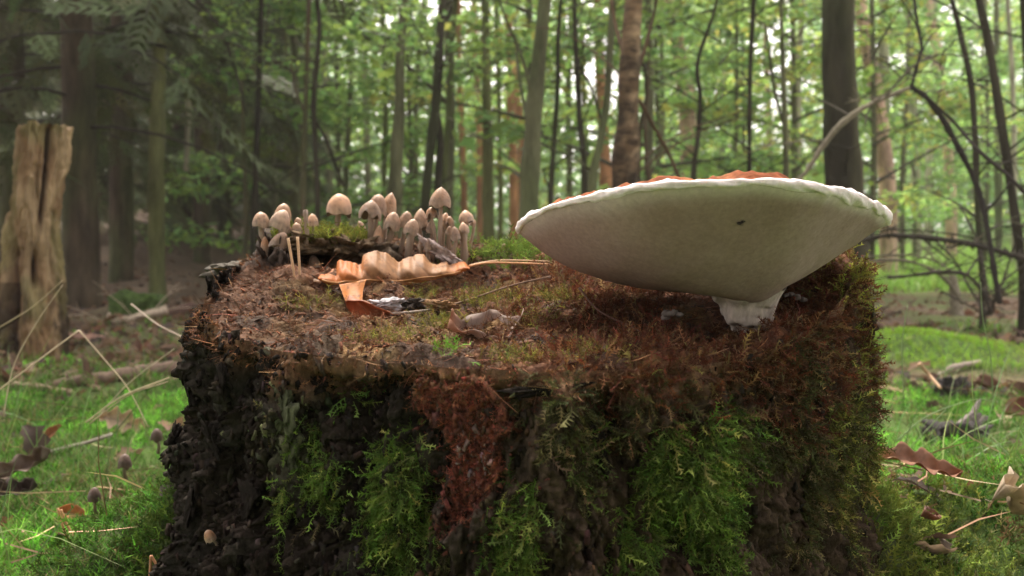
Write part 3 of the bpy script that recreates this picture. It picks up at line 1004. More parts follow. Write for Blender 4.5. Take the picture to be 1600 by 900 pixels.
# ------------------------------------------------------------------ the bracket fungus
def bracket():
    base = at(1168, 505, 0.685)
    root = thing('bracket_fungus', 'large white bracket fungus with rusty top flaring from the stump', 'bracket fungus', base)
    rp = [  # rim: photograph pixel and depth, then world points round the back
        at(808, 357, .70), at(826, 334, .66), at(880, 316, .615), at(950, 300, .582), at(1010, 290, .565), at(1080, 282, .555), at(1150, 281, .552), at(1215, 283, .556),
        at(1290, 292, .572), at(1345, 308, .61), at(1380, 325, .65), at(1388, 338, .69)]
    rp = np.array(rp)
    bk = np.array([[0.285, 0.74, ZC + .040], [0.24, 0.79, ZC + .045], [0.16, 0.815, ZC + .045], [0.08, 0.79, ZC + .038], [0.022, 0.745, ZC + .030]])
    loop = np.vstack([rp, bk])
    n = 220
    L = np.vstack([loop[-2:], loop, loop[:3]])
    full = spline(L, n * 3)
    # cut one turn
    seg = np.linalg.norm(np.diff(full, axis=0), axis=1)
    i0 = np.argmin(np.linalg.norm(full - loop[0], axis=1))
    i1 = len(full) // 2 + np.argmin(np.linalg.norm(full[len(full) // 2:] - loop[0], axis=1))
    turn = full[i0:i1]
    s = np.concatenate([[0], np.cumsum(np.linalg.norm(np.diff(turn, axis=0), axis=1))])
    u = np.linspace(0, s[-1], n, endpoint=False)
    rim = np.stack([np.interp(u, s, turn[:, k]) for k in range(3)], -1)
    rim[:, 2] += 0.0012 * fbm(rim * 45, 3, 3)
    rim[:, 2] -= .002
    cen = rim.mean(0)
    out = rim - cen
    out[:, 2] = 0
    out /= np.linalg.norm(out, axis=1, keepdims=True)
    neck = at(1163, 463, 0.672)
    nr = 0.024
    ang = np.arctan2(rim[:, 1] - neck[1], rim[:, 0] - neck[0])
    nk = neck + np.stack([nr * np.cos(ang), nr * 0.8 * np.sin(ang), 0.004 * np.cos(ang * 2)], -1)
    nu = 46
    uu = np.linspace(0, 1, nu)
    dx = (rim - neck)
    leftness = np.clip(-np.cos(ang), 0, 1)
    kexp = 1.15 + 2.0 * leftness ** 2
    m = 14
    pa = np.linspace(-0.36 * PI, 0.85 * PI, m)
    th = 0.0044 * (1 + 0.38 * fbm(rim * 38, 4, 23)) * (0.75 + 0.5 * np.clip(out[:, 0], 0, 1))
    lump = 1 + 0.22 * fbm(rim[:, None] * 150 + pa[None, :, None], 4, 29) + 0.10 * fbm(rim[:, None] * 420 + pa[None, :, None] * 2, 2, 30)
    MV = rim[:, None] - out[:, None] * (th * .8)[:, None, None] + np.array([0, 0, .0008]) + (out[:, None] * (np.cos(pa) * 1.1)[None, :, None] + np.array([0, 0, 1.0]) * np.sin(pa)[None, :, None]) * (th[:, None] * lump)[..., None]
    inner = MV[:, 0] + np.array([0, 0, .0004])
    sm_in = inner.copy()
    for _ in range(30):
        sm_in = (np.roll(sm_in, 1, 0) + 2 * sm_in + np.roll(sm_in, -1, 0)) / 4
    extra = (inner - sm_in)[:, None] * ((1 - uu) ** 14)[None, :, None]
    inner = sm_in
    W = inner[:, None] * (1 - uu)[None, :, None] + nk[:, None] * uu[None, :, None]
    g = 1 - (1 - uu[None]) ** kexp[:, None]
    W[..., 2] = inner[:, None, 2] + (nk[:, None, 2] - inner[:, None, 2]) * g
    W = W + extra
    W[..., 2] += 0.0007 * fbm(W * 60, 3, 88) * np.sin(np.pi * uu)[None]
    W[..., 2] += 0.0016 * fbm(W * 14, 2, 8) * np.sin(np.pi * uu)[None]
    rad = np.sin(ang * 9 + 3 * np.sin(ang * 2))[:, None] * 0.0006 * (1 - uu)[None]
    W[..., 2] += rad
    c1 = np.array([0.320, 0.228, 0.215])  # beige pores, base colour darkened to carry the shade under the bracket
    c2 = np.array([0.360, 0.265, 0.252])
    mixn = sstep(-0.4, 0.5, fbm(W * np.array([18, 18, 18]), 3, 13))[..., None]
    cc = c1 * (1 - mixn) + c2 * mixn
    pale = np.exp(-(uu / .05) ** 2)[None, :, None] * .9
    cc = cc * (1 - pale) + np.array([0.70, 0.62, 0.60]) * pale
    tan = (leftness[:, None] ** 2 * (1 - uu)[None] ** 1.5)[..., None] * 0.5
    cc = cc * (1 - tan) + np.array([0.30, 0.215, 0.165]) * tan
    st = sstep(.35, .7, fbm(W * np.array([40, 40, 40]), 4, 15))[..., None] * .10
    cc = cc * (1 - st) + np.array([0.16, 0.105, 0.07]) * st
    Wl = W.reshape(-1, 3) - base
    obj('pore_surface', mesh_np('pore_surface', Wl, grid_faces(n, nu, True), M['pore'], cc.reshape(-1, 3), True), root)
    # rounded white margin
    obj('margin', mesh_np('margin', MV.reshape(-1, 3) - base, grid_faces(n, 14, True)[:, ::-1], M['margin'], None, True), root)
    # rusty top crust
    nt = 40
    tt = np.linspace(0, 1, nt)
    apex = np.array([0.175, 0.70, ZC + 0.067])
    T = (rim - out * 0.004)[:, None] * (1 - tt)[None, :, None] + apex[None, None] * tt[None, :, None]
    zz = (rim[:, 2] + 0.0015)[:, None] * (1 - tt)[None] + apex[2] * tt[None]
    bump = 0.0060 * np.clip(fbm(T * np.array([38, 38, 38]), 4, 41) + 0.25, 0, 2)
    conc = 0.003 * np.sin(tt * 20)[None] * (1 - tt)[None]
    T[..., 2] = zz + (bump + conc) * sstep(0.0, 0.12, tt)[None] 
    obj('rusty_crust', mesh_np('rusty_crust', T.reshape(-1, 3) - base, grid_faces(n, nt, True)[:, ::-1], M['rust'], None, True), root)
    # tapering stub
    ns_, na = 24, 40
    a = np.linspace(0, 2 * PI, na, endpoint=False)
    sv = np.linspace(0, 1, ns_)
    top, bot = at(1164, 452, 0.670), at(1178, 524, 0.676)
    S = np.zeros((na, ns_, 3))
    for j, q in enumerate(sv):
        c = top * (1 - q) + bot * q
        r = (0.030 * (1 - q) + 0.0125 * q) * (1 - 0.15 * np.sin(PI * q))
        S[:, j] = c + np.stack([r * np.cos(a), r * 0.75 * np.sin(a), 0 * a], -1)
    S += 0.0030 * fbm(S * 60, 4, 51)[..., None]
    S += 0.0012 * fbm(S * np.array([320, 320, 40]), 3, 52)[..., None]
    sc = np.array([0.52, 0.45, 0.38]) * (1 + 0.08 * fbm(S * 70, 3, 53))[..., None]
    o = obj('stub', mesh_np('stub', S.reshape(-1, 3) - base, grid_faces(na, ns_, True), M['mouldcol'], np.clip(sc, 0, .8).reshape(-1, 3), True), root)
    o['label'] = 'pale tapering stub joining the fungus to the stump'
    # insect on the underside
    sel = W.reshape(-1, 3)
    X, Y = pix(sel)
    fr = sel[:, 1] < 0.68
    k = np.argmin(np.where(fr, (X - 1154) ** 2 + (Y - 346) ** 2, 1e9))
    p = sel[k]
    ins = thing('small_insect', 'tiny dark insect clinging to the white underside of the bracket', 'insect', p + np.array([0, -0.0012, -0.0006]))
    q = 0.56 / FPX
    def ell(c, r, name):
        u_ = np.linspace(0, 2 * PI, 12, endpoint=False)
        v_ = np.linspace(-PI / 2, PI / 2, 8)
        A, B = np.meshgrid(u_, v_, indexing='ij')
        V = np.stack([np.cos(A) * np.cos(B) * r[0], np.sin(A) * np.cos(B) * r[1], np.sin(B) * r[2]], -1) + c
        return obj(name, mesh_np(name, V.reshape(-1, 3), grid_faces(12, 8, True), M['insect'], None, True), ins)
    ell(np.array([-3 * q, 0, -1 * q]), (4.5 * q, 2 * q, 2.4 * q), 'abdomen')
    ell(np.array([2 * q, 0, 1 * q]), (2.4 * q, 2 * q, 2 * q), 'thorax')
    ell(np.array([5 * q, 0, 2 * q]), (1.5 * q, 1.4 * q, 1.4 * q), 'head')
    for sgn in (-1, 1):
        for dx_ in (-1, 1, 3):
            V, F = tube(np.array([[dx_ * q, 0, 0], [(dx_ + sgn) * q, -1 * q, sgn * 3 * q], [(dx_ - 1) * q, .5 * q, sgn * 5 * q]]), 0.35 * q, 5)
            obj('leg', mesh_np('leg', V, F, M['insect']), ins)
    # white fungal lumps beside the stub
    for (px, py, d, w, nm) in ((1050, 492, .655, 30, 'left'), (1238, 466, .70, 26, 'right')):
        pp = at(px, py, d)
        kk = d / FPX
        b = Batch()
        for j in range(7):
            u_ = np.linspace(0, 2 * PI, 14, endpoint=False)
            v_ = np.linspace(-PI / 2, PI / 2, 9)
            A, B = np.meshgrid(u_, v_, indexing='ij')
            r = kk * w * random.uniform(.12, .28)
            V = np.stack([np.cos(A) * np.cos(B), np.sin(A) * np.cos(B), np.sin(B) * .7], -1)
            V = V * (1 + .3 * fbm(V * 2 + j, 3, j))[..., None] * r + np.array([random.uniform(-1, 1) * w * kk * .7, random.uniform(-.5, .5) * w * kk * .5, random.uniform(-.2, .25) * w * kk])
            b.add(V.reshape(-1, 3), grid_faces(14, 9, True), (0.15, 0.125, 0.11))
        lab = 'pale grey fungal lump in the shadow left of the white stub' if nm == 'left' else 'pale fungal lump tucked right of the white stub'
        thing('fungal_lump', lab, 'fungus', pp, None, b.build('fungal_lump', M['mouldcol']))


bracket()

# ------------------------------------------------------------------ little brown mushrooms
MUSH_G = 'small brown mushrooms growing on the stump'


def mushroom(label, cap, d, w, h, base, conic=0.25, tilt=0.0, sw=7, hue=0, torn=False, group=MUSH_G, dark=False, zbase=None):
    """cap: pixel of the cap's middle, w/h its size in pixels, base: pixel where the stem meets the ground, sw: stem width"""
    k = d / FPX
    top = at(cap[0], cap[1] - h * 0.5, d)
    rimc = at(cap[0], cap[1] + h * 0.45, d)
    b = at(base[0], base[1], d)
    b[1] = d + 0.004
    b[2] = (b[2] if zbase is None else zbase) - 0.004
    root = thing('mushroom', label, 'mushroom', b, group)
    seed = int(cap[0] * 7 + cap[1])
    rg = np.random.default_rng(seed)
    conic = conic + .05
    H = h * k * rg.uniform(.92, 1.04)
    Rw = w * k * 0.5 * rg.uniform(.9, .99)
    if tilt == 0:
        tilt = rg.normal(0, .13)
    na, nt = 40, 18
    a = np.linspace(0, 2 * PI, na, endpoint=False)
    t = np.linspace(0, 1, nt)
    r = np.sin(t * PI / 2) ** (0.9 + 0.25 * conic) * (1 - 0.04 * np.exp(-((t - 1) / .06) ** 2))
    z = (1 - conic) * np.cos(t * PI / 2) + conic * (1 - t) ** 1.05
    z = z - 0.10 * np.exp(-((t - 1) / .12) ** 2)
    wob = 1 + 0.055 * np.sin(a * 2 + rg.uniform(0, 6)) + 0.03 * np.sin(a * 3 + rg.uniform(0, 6)) + 0.016 * np.sin(a * 7 + rg.uniform(0, 6))
    wob2 = 0.07 * np.sin(a * 3 + rg.uniform(0, 6)) + 0.05 * np.sin(a * 5 + rg.uniform(0, 6))
    X = Rw * r[None] * (np.cos(a) * wob)[:, None]
    Y = Rw * r[None] * (np.sin(a) * wob)[:, None]
    Z = H * (z[None] + wob2[:, None] * t[None] ** 4)
    if torn:
        Z = Z + H * 0.55 * (np.exp(-((a - 4.4) / .35) ** 2) + 0.4 * np.exp(-((a - 5.6) / .2) ** 2))[:, None] * t[None] ** 5
    Z = Z - Z.min() * 0
    cv = np.stack([X, Y, Z], -1)
    cv += 0.05 * Rw * fbm(cv / Rw * 1.2 + seed, 3, 7)[..., None] * np.array([.4, .4, 1])
    # gill side: from the rim back to the stem
    gt = np.linspace(0, 1, 8)
    gv = cv[:, -1][:, None] * np.array([1, 1, 0]) * (1 - 0.75 * gt)[None, :, None] * 0.985
    gv[..., 2] = cv[:, -1, 2][:, None] * (1 - gt)[None] + H * 0.55 * np.sin(gt * PI / 2)[None] + 0.0004
    gv[..., 2] += 0.02 * Rw * (np.cos(a * 20) > 0)[:, None] * np.sin(gt * PI)[None]
    base_c = np.array([0.325, 0.205, 0.13]) if not dark else np.array([0.11, 0.066, 0.046])
    base_c = base_c * np.array([1 + .05 * hue, 1, 1 - .05 * hue]) * math.exp(rg.normal(0, .13)) * (np.array([1, 1, 1]) + rg.normal(0, .06) * np.array([.6, -.1, -1]))
    apex = np.array([0.42, 0.28, 0.185]) if not dark else base_c * 1.1
    rimc_ = np.array([0.40, 0.32, 0.25]) if not dark else base_c * 0.9
    tt = t[None, :, None]
    cc = apex * (1 - sstep(0.0, .5, tt)) + base_c * sstep(0.0, .5, tt)
    cc = cc * (1 - sstep(.6, 1.0, tt) * .6) + rimc_ * sstep(.6, 1.0, tt) * .6
    stri = (0.5 + 0.5 * np.cos(a * 26))[:, None, None] * sstep(.55, .95, tt)
    band = np.exp(-((tt - .80) / .07) ** 2) * rg.uniform(.05, .3)
    cc = cc * (1 - band) * (1 - 0.22 * stri) * (1 + 0.12 * fbm(cv / Rw * 2.5 + seed, 4, 3)[..., None])
    if rg.random() < .35:
        wet = sstep(.75, .45, tt + .12 * fbm(cv / Rw * 1.6 + seed, 2, 9)[..., None]) * rg.uniform(.25, .5)
        cc = cc * (1 - wet) + np.array([0.24, 0.135, 0.075]) * wet
    spk = sstep(.35, .6, fbm(cv / Rw * 5 + seed, 3, 5))[..., None] * .3
    cc = cc * (1 - spk)
    # pose of the cap
    Rt = Matrix.Rotation(tilt, 3, 'Y') @ Matrix.Rotation(rg.uniform(-.12, .12), 3, 'X')
    Rt = np.array(Rt)
    ctr = rimc - b
    cvw = cv @ Rt.T + ctr
    gvw = gv @ Rt.T + ctr
    capo = obj('cap', mesh_np('cap', cvw.reshape(-1, 3), grid_faces(na, nt, True), M['cap'], np.clip(cc, 0, .9).reshape(-1, 3), True), root)
    gc = np.broadcast_to(np.array([0.24, 0.18, 0.14]), gvw.shape).reshape(-1, 3)
    obj('gills', mesh_np('gills', gvw.reshape(-1, 3), grid_faces(na, 8, True), M['stem'], gc, True), root)
    # stem
    tp = ctr + Rt @ np.array([0, 0, H * .45])
    p0 = np.array([0, 0, -0.002])
    p1 = p0 * .6 + tp * .4 + np.array([rg.normal(0, .0012), rg.normal(0, .001), 0])
    p2 = p0 * .2 + tp * .8 + np.array([rg.normal(0, .0006), 0, 0])
    path = spline([p0, p1, p2, tp], 14)
    rad = 0.5 * sw * k * np.linspace(1.12, .85, 14)
    V, F = tube(path, rad, 12, 0.10, 300)
    q = np.clip((V[:, 2:3] - p0[2]) / max(tp[2] - p0[2], 1e-4), 0, 1)
    scol = np.array([0.20, 0.135, 0.095]) * (1 - q) + np.array([0.38, 0.29, 0.22]) * q
    if dark:
        scol = scol * .6
    obj('stem', mesh_np('stem', V, F, M['stem'], scol, True), root)
    return root


ML = [
    # label, cap px, d, w, h, base px, kwargs
    ('leftmost mushroom of the stump, fawn rounded cap on a tall straight stem', (407, 342), .87, 29, 24, (415, 430), dict(conic=.15, sw=9)),
    ('broad bell mushroom overlapping its paler twin at the left cluster', (435, 342), .872, 33, 30, (434, 398), dict(conic=.1, sw=9)),
    ('pale pointed mushroom peeping from behind the broad bell at left', (441, 331), .89, 29, 27, (444, 390), dict(conic=.2, tilt=.1, sw=8)),
    ('round tilted mushroom below the broad bell, drooping beside the two needles', (434, 375), .862, 28, 27, (428, 408), dict(conic=.05, tilt=.45, sw=7)),
    ('tiny brownish button against the stem of the leftmost mushroom', (414, 381), .866, 13, 20, (415, 412), dict(conic=.2, tilt=.0, sw=8, hue=2)),
    ('little square topped pale cap just right of the round drooping mushroom', (448, 357), .875, 17, 14, (449, 392), dict(conic=.0, sw=6)),
    ('small dull bell mushroom standing over the tops of the needles', (464, 357), .875, 18, 17, (464, 388), dict(conic=.25, sw=6)),
    ('small mushroom half hidden behind the dull bell above the needles', (468, 348), .89, 16, 15, (470, 385), dict(conic=.25, sw=5)),
    ('small upright mushroom right of the capless stem', (489, 343), .89, 19, 20, (484, 380), dict(conic=.3, sw=5)),
    ('solitary wide brown mushroom standing on top of the mossy ledge', (530, 319), .925, 43, 31, (525, 366), dict(conic=.12, sw=9, hue=1)),
    ('pale mushroom growing inside the dark hollow beneath the ledge', (493, 410), .88, 21, 20, (489, 440), dict(conic=.05, tilt=-.25, sw=7)),
    ('torn frilly mushroom with split cap at the left of the main cluster', (578, 327), .90, 35, 27, (575, 392), dict(conic=.3, tilt=.15, sw=9, torn=True)),
    ('tall domed mushroom behind the torn one', (590, 318), .92, 33, 32, (583, 395), dict(conic=.2, sw=8)),
    ('tall slanting mushroom with long cap right of the domed one', (606, 318), .925, 27, 32, (592, 395), dict(conic=.35, tilt=.2, sw=8)),
    ('low grey mushroom half hidden left of the torn mushroom', (566, 352), .925, 13, 15, (567, 385), dict(conic=.3, sw=5)),
    ('long thimble shaped mushroom low between the stems of the cluster', (590, 368), .895, 18, 30, (589, 400), dict(conic=.3, sw=7, hue=1)),
    ('plump mushroom with a nibbled spot in the middle of the cluster', (611, 344), .90, 28, 28, (606, 402), dict(conic=.1, tilt=.2, sw=9, hue=1)),
    ('smooth rounded mushroom between the plump and the pale bell mushroom', (633, 342), .91, 23, 24, (620, 402), dict(conic=.15, tilt=.2, sw=7)),
    ('thick stemmed mushroom directly behind the top lobe of the oak leaf', (642, 354), .89, 25, 22, (636, 408), dict(conic=.1, tilt=.25, sw=11)),
    ('pale bell mushroom with a darker hem', (656, 341), .915, 25, 27, (650, 402), dict(conic=.35, sw=7)),
    ('tiny conical mushroom, the left of a pair behind the oak leaf', (657, 379), .885, 12, 18, (656, 406), dict(conic=.55, sw=5)),
    ('tiny conical mushroom, the right of a pair behind the oak leaf', (670, 382), .883, 14, 17, (669, 408), dict(conic=.55, sw=6)),
    ('tallest mushroom with pointed cracked cap on a long slender stem', (688, 308), .90, 35, 28, (687, 402), dict(conic=.45, sw=7)),
    ('mushroom with puckered cap tucked left under the tallest one', (675, 332), .905, 21, 18, (678, 400), dict(conic=.1, sw=6, torn=True, hue=1)),
    ('narrow greyish mushroom below the puckered cap', (673, 354), .91, 17, 19, (676, 400), dict(conic=.35, sw=8)),
    ('shaded brown mushroom behind the stem of the tallest one', (692, 344), .92, 17, 22, (694, 400), dict(conic=.2, sw=6)),
    ('small rumpled mushroom right of the tallest stem', (703, 347), .915, 16, 17, (698, 402), dict(conic=.05, sw=5, torn=True, hue=1)),
    ('tiny mushroom low between the rumpled one and the smooth short one', (701, 360), .905, 11, 12, (700, 402), dict(conic=.2, sw=4)),
    ('smooth short mushroom with slim curved stem near the tip of the oak leaf', (712, 365), .895, 19, 19, (714, 408), dict(conic=.1, sw=6)),
    ('narrow bell mushroom on a thick pale stem at the right end', (725, 355), .90, 19, 18, (724, 408), dict(conic=.45, sw=11)),
    ('wide capped mushroom highest at the right end of the cluster', (729, 337), .915, 26, 20, (731, 402), dict(conic=.4, sw=7)),
    ('last small mushroom at far right, half behind the wide cap', (738, 348), .925, 12, 10, (736, 400), dict(conic=.1, sw=5)),
    ('lone faint little mushroom in the moss cushion beside the bracket', (786, 385), .95, 10, 9, (786, 402), dict(conic=.4, sw=4)),
]
for (lab, cap_, d_, w_, h_, b_, kw) in ML:
    mushroom(lab, cap_, d_, w_, h_, b_, **kw)

# capless stem
p0, p1 = at(478, 390, .872), at(477, 328, .872)
V, F = tube(spline([p0, (p0 + p1) / 2 + np.array([.001, 0, 0]), p1], 10), np.linspace(.0026, .0021, 10), 10, .2, 300)
sv = Batch().add(V - p0, F, (0.27, 0.20, 0.15)).build('stem', M['stem'])
st_ = thing('mushroom', 'bare capless mushroom stem sticking up in the left cluster', 'mushroom', p0, MUSH_G)
obj('stem', sv, st_)

GROUND_M = 'dark little mushrooms at the foot of the stump'
for (lab, cx_, cy_, w_, h_, d_) in (
        ('dark round mushroom in the grass left of the stump, middle one', 195, 720, 22, 20, 1.06),
        ('dark mushroom in the grass farthest from the stump at left', 147, 772, 21, 20, 1.0),
        ('pinkish dark mushroom close against the left side of the stump', 245, 678, 19, 19, 1.14),
        ('tiny dark mushroom low in the moss under the other ones at left', 156, 846, 17, 18, .94)):
    mushroom(lab, (cx_, cy_), d_, w_, h_, (cx_, cy_ + 24), conic=.1, sw=5, group=GROUND_M, dark=True)
p = side_hit(330, 838)
px_, py_ = 330, 836
mushroom('tiny ochre mushroom growing from the black bark low on the left', (px_, py_), p[1] - .012, 20, 17, (px_ + 6, py_ + 12), conic=.0, tilt=-.4, sw=5, hue=2, group=GROUND_M)


# ------------------------------------------------------------------ leaves, needles and twigs on the stump
def interp_edge(pts, x):
    p = np.array(pts, float)
    return np.interp(x, p[:, 0], p[:, 1])


def solid(o, t=0.0005):
    m = o.modifiers.new('thickness', 'SOLIDIFY')
    m.thickness = t
    m.offset = 0
    return o


def oak_leaf():
    up = [(497, 433), (503, 426), (515, 422), (526, 421), (527, 407), (533, 405), (548, 408), (560, 416), (566, 413), (567, 398), (572, 394), (590, 391), (605, 396), (616, 405), (622, 411), (630, 407),
          (640, 401), (652, 398), (662, 396), (666, 402), (670, 410), (682, 415), (690, 411), (698, 408), (701, 416), (710, 411), (722, 408), (728, 411), (734, 419)]
    lo = [(497, 437), (510, 444), (530, 448), (550, 446), (575, 447), (600, 447), (630, 446), (660, 441), (690, 434), (715, 428), (734, 421)]
    nu, nv = 150, 24
    x = np.linspace(497, 734, nu)
    yu, yl = interp_edge(up, x), interp_edge(lo, x)
    ys = np.convolve(np.pad(yu, 12, mode='edge'), np.ones(25) / 25, 'valid')
    yu = yu * .72 + ys * .28
    yu = yu + 1.3 * fbm(np.stack([x * .16, 0 * x, 0 * x], -1), 3, 2)
    yl = yl + 1.0 * fbm(np.stack([x * .12, 0 * x + 5, 0 * x], -1), 3, 2)
    v = np.linspace(0, 1, nv)
    PX = np.repeat(x[:, None], nv, 1)
    PY = yu[:, None] * (1 - v)[None] + yl[:, None] * v[None]
    # folds along the side veins, slanting
    ph = (PX - 497) - 0.9 * (PY - 395)
    fold = np.abs(((ph / 47.0) % 1.0) - 0.5) * 2
    D = 0.795 + 0.05 * ((PX - 497) / 237.0) ** 1.3 + 0.028 * (1 - v)[None] ** 1.2 + 0.0065 * fold * np.sin(np.pi * np.clip(v, 0, 1))[None] ** .6 - 0.012 * np.sin(np.pi * v)[None]
    W = np.zeros((nu, nv, 3))
    for i in range(nu):
        for j in range(nv):
            W[i, j] = at(PX[i, j], PY[i, j], D[i, j])
    base = W[60, -1].copy()
    root = thing('oak_leaf', 'curled tan and orange oak leaf in front of the mushrooms', 'leaf', base)
    org = np.array([0.50, 0.16, 0.03])
    tan = np.array([0.36, 0.18, 0.075])
    k = np.clip(1 - sstep(540, 585, PX + 10 * vnoise(W * 60, 3)), 0, 1)
    k = np.maximum(k, sstep(695, 722, PX))
    k = np.maximum(k, 0.7 * sstep(.82, 1.0, v)[None])
    c = org * k[..., None] + tan * (1 - k[..., None])
    vein = np.exp(-((fold - 1.0) / .07) ** 2)[..., None]
    c = c * (1 - .26 * vein)
    fv = np.exp(-((np.abs(((ph / 11.0 + .6 * vnoise(W * 90, 6)) % 1.0) - .5)) / .12) ** 2)[..., None]
    c = c * (1 - .06 * fv) * (1 + .18 * fbm(W * 110, 3, 12)[..., None])
    spots = sstep(.35, .6, fbm(W * 200, 3, 9))[..., None]
    c = c * (1 - .3 * spots)
    solid(obj('leaf_blade', mesh_np('leaf_blade', (W - base).reshape(-1, 3), grid_faces(nu, nv), M['leafblade'], c.reshape(-1, 3), True), root))
    # folded under lobe
    up2 = [(531, 446), (545, 445), (558, 442), (570, 439)]
    nu2, nv2 = 40, 16
    e0 = np.array([(530, 445, .79), (535, 458, .778), (540, 471, .765)])
    e1 = np.array([(572, 437, .796), (567, 455, .785), (566, 472, .768)])
    L0, L1 = spline(e0, nv2), spline(e1, nv2)
    W2 = np.zeros((nu2, nv2, 3))
    for i, q in enumerate(np.linspace(0, 1, nu2)):
        for j in range(nv2):
            m = L0[j] * (1 - q) + L1[j] * q
            W2[i, j] = at(m[0], m[1] + 1.5 * math.sin(q * 9) * (j / nv2), m[2] + .006 * math.sin(q * PI))
    c2 = np.array([0.50, 0.18, 0.03]) * (1 - .5 * sstep(.4, .7, fbm(W2 * 260, 3, 4)))[..., None]
    solid(obj('leaf_lobe', mesh_np('leaf_lobe', (W2 - base).reshape(-1, 3), grid_faces(nu2, nv2), M['leafblade'], c2.reshape(-1, 3), True), root))
    # midrib and broken stalk end
    mid = [W[i, int(nv * .80)] + np.array([0, -0.0008, 0]) for i in range(4, nu - 4, 8)]
    V, F = tube(spline(mid, 40), np.linspace(.0010, .0005, 40), 6)
    obj('midrib', Batch().add(V - base, F, (0.45, 0.22, 0.08)).build('midrib', M['dry']), root)
    a, b = at(492, 438, .79), at(500, 441, .797)
    V, F = tube(spline([a, (a + b) / 2, b], 6), .0014, 8, .3, 200)
    obj('stalk', Batch().add(V - base, F, (0.75, 0.52, 0.36)).build('stalk', M['dry']), root)


oak_leaf()


def leaf_grid(label, cat, center, L, Wd, fn_w, fn_z, col, rot, colvar=.2, group=None, name='fallen_leaf', nu=40, nv=13, stalk=True, ribs=0.3, mat='leafblade', edgecol=None):
    """a dead leaf lying at center: L long, Wd wide; fn_w(u) outline, fn_z(u, v) curl"""
    u = np.linspace(0, 1, nu)
    v = np.linspace(-1, 1, nv)
    U, Vv = np.meshgrid(u, v, indexing='ij')
    w = fn_w(u)[:, None]
    P = np.stack([(U - .5) * L, Vv * w * Wd * .5, fn_z(U, Vv)], -1)
    P[..., 2] += .04 * Wd * fbm(P / Wd * 3 + len(label), 3, len(label))
    vein = np.exp(-(Vv / .06) ** 2) + .6 * np.exp(-((np.abs(((U * 7 - np.abs(Vv) * 1.2) % 1) - .5)) / .10) ** 2)
    c = np.asarray(col) * (1 - ribs * np.clip(vein, 0, 1))[..., None] * (1 + colvar * fbm(P / Wd * 2.5 + len(label), 3, 8))[..., None]
    if edgecol is not None:
        e = sstep(.0, .35, U)[..., None]
        c = np.asarray(edgecol) * (1 - e) + c * e
    Rm = np.array(rot.to_matrix() if hasattr(rot, 'to_matrix') else rot)
    root = thing(name, label, cat, center, group)
    solid(obj('leaf_blade', mesh_np('leaf_blade', P.reshape(-1, 3) @ Rm.T, grid_faces(nu, nv), M[mat], np.clip(c, .01, .9).reshape(-1, 3), True), root), .0004)
    if stalk:
        pm = [P[0, nv // 2] + np.array([-.16 * L, 0, .02 * L]), P[0, nv // 2]] + [P[i, nv // 2] + np.array([0, 0, .0006]) for i in range(4, nu - 2, 6)]
        V, F = tube(spline(pm, 30), np.linspace(.012, .004, 30) * Wd, 6)
        obj('stalk', Batch().add(V @ Rm.T, F, np.asarray(col) * .8).build('stalk', M['dry']), root)
    return root


E = lambda x, y, z: Euler((x, y, z)).to_matrix()
oval = lambda u: np.sin(np.clip(u, 0, 1) * PI) ** .7
oaky = lambda u: (np.sin(u * PI) ** .6) * (0.72 + 0.28 * np.sin(u * 24))

c0 = at(585, 492, .735)
leaf_grid('small folded reddish leaf lying below the orange oak leaf', 'leaf', c0, .052, .032, oval, lambda u, v: .010 * (1 - np.abs(v) ** 1.3) - .004 * np.sin(u * PI) , (0.40, 0.15, 0.07),
          E(-.75, .42, .10), stalk=False, ribs=.25)
c0 = at(748, 534, .665)
leaf_grid('curled mauve grey leaf lying near the front edge of the stump top', 'leaf', c0, .056, .044, lambda u: (np.sin(u * PI) ** .6) * (.85 + .15 * np.sin(u * 19)), lambda u, v: .013 * np.abs(v) ** 1.4 + .010 * (u - .4) ** 2 * 4 + .004 * np.sin(u * 9 + v * 2), (0.30, 0.215, 0.175),
          E(.42, .12, .45), ribs=.25, stalk=False, edgecol=(0.40, 0.20, 0.12))


def rumpled(label, name, cat, center, size, mat, col, seed, parent=None, flat=.35):
    me = block_mesh(name, (size[0], size[1], size[2]), seed, mat, col, 30, .75, False)
    return thing(name, label, cat, center, None, me)


rumpled('small crumpled white mould patch beside the reddish leaf', 'mould_patch', 'mould', at(605, 476, .745), (.012, .008, .004), M['mould'], (1, 1, 1), 311)
rumpled('dark brown wood lump right of the white mould', 'wood_lump', 'wood chip', at(646, 476, .75), (.008, .006, .004), M['rotwood'], (0.05, 0.038, 0.03), 312)
rumpled('orange brown wood splinter lump under the green moss pad', 'wood_chip', 'wood chip', at(690, 478, .74), (.009, .006, .0035), M['rotwood'], (0.26, 0.15, 0.075), 313)
rumpled('pale wood chip at the front rim near the bracket', 'wood_chip', 'wood chip', at(888, 588, .585), (.007, .005, .0028), M['rotwood'], (0.45, 0.30, 0.16), 314)
rumpled('short upright tan wood sliver left of the mauve grey leaf', 'wood_chip', 'wood chip', at(704, 546, .64), (.0018, .0015, .007), M['rotwood'], (0.42, 0.29, 0.18), 315)
rumpled('cream wood chip below the mauve grey leaf', 'wood_chip', 'wood chip', at(727, 553, .635), (.005, .004, .002), M['rotwood'], (0.50, 0.36, 0.22), 316)
rumpled('grey brown wood flake lying behind the tip of the oak leaf', 'wood_chip', 'wood chip', at(693, 398, .885), (.020, .006, .0045), M['rotwood'], (0.42, 0.33, 0.30), 317).rotation_euler = (0, .55, 0)
rumpled('small tan stone like crumb left of the leftmost mushroom', 'wood_chip', 'wood chip', at(398, 428, .87), (.006, .005, .007), M['rotwood'], (0.26, 0.19, 0.13), 319)


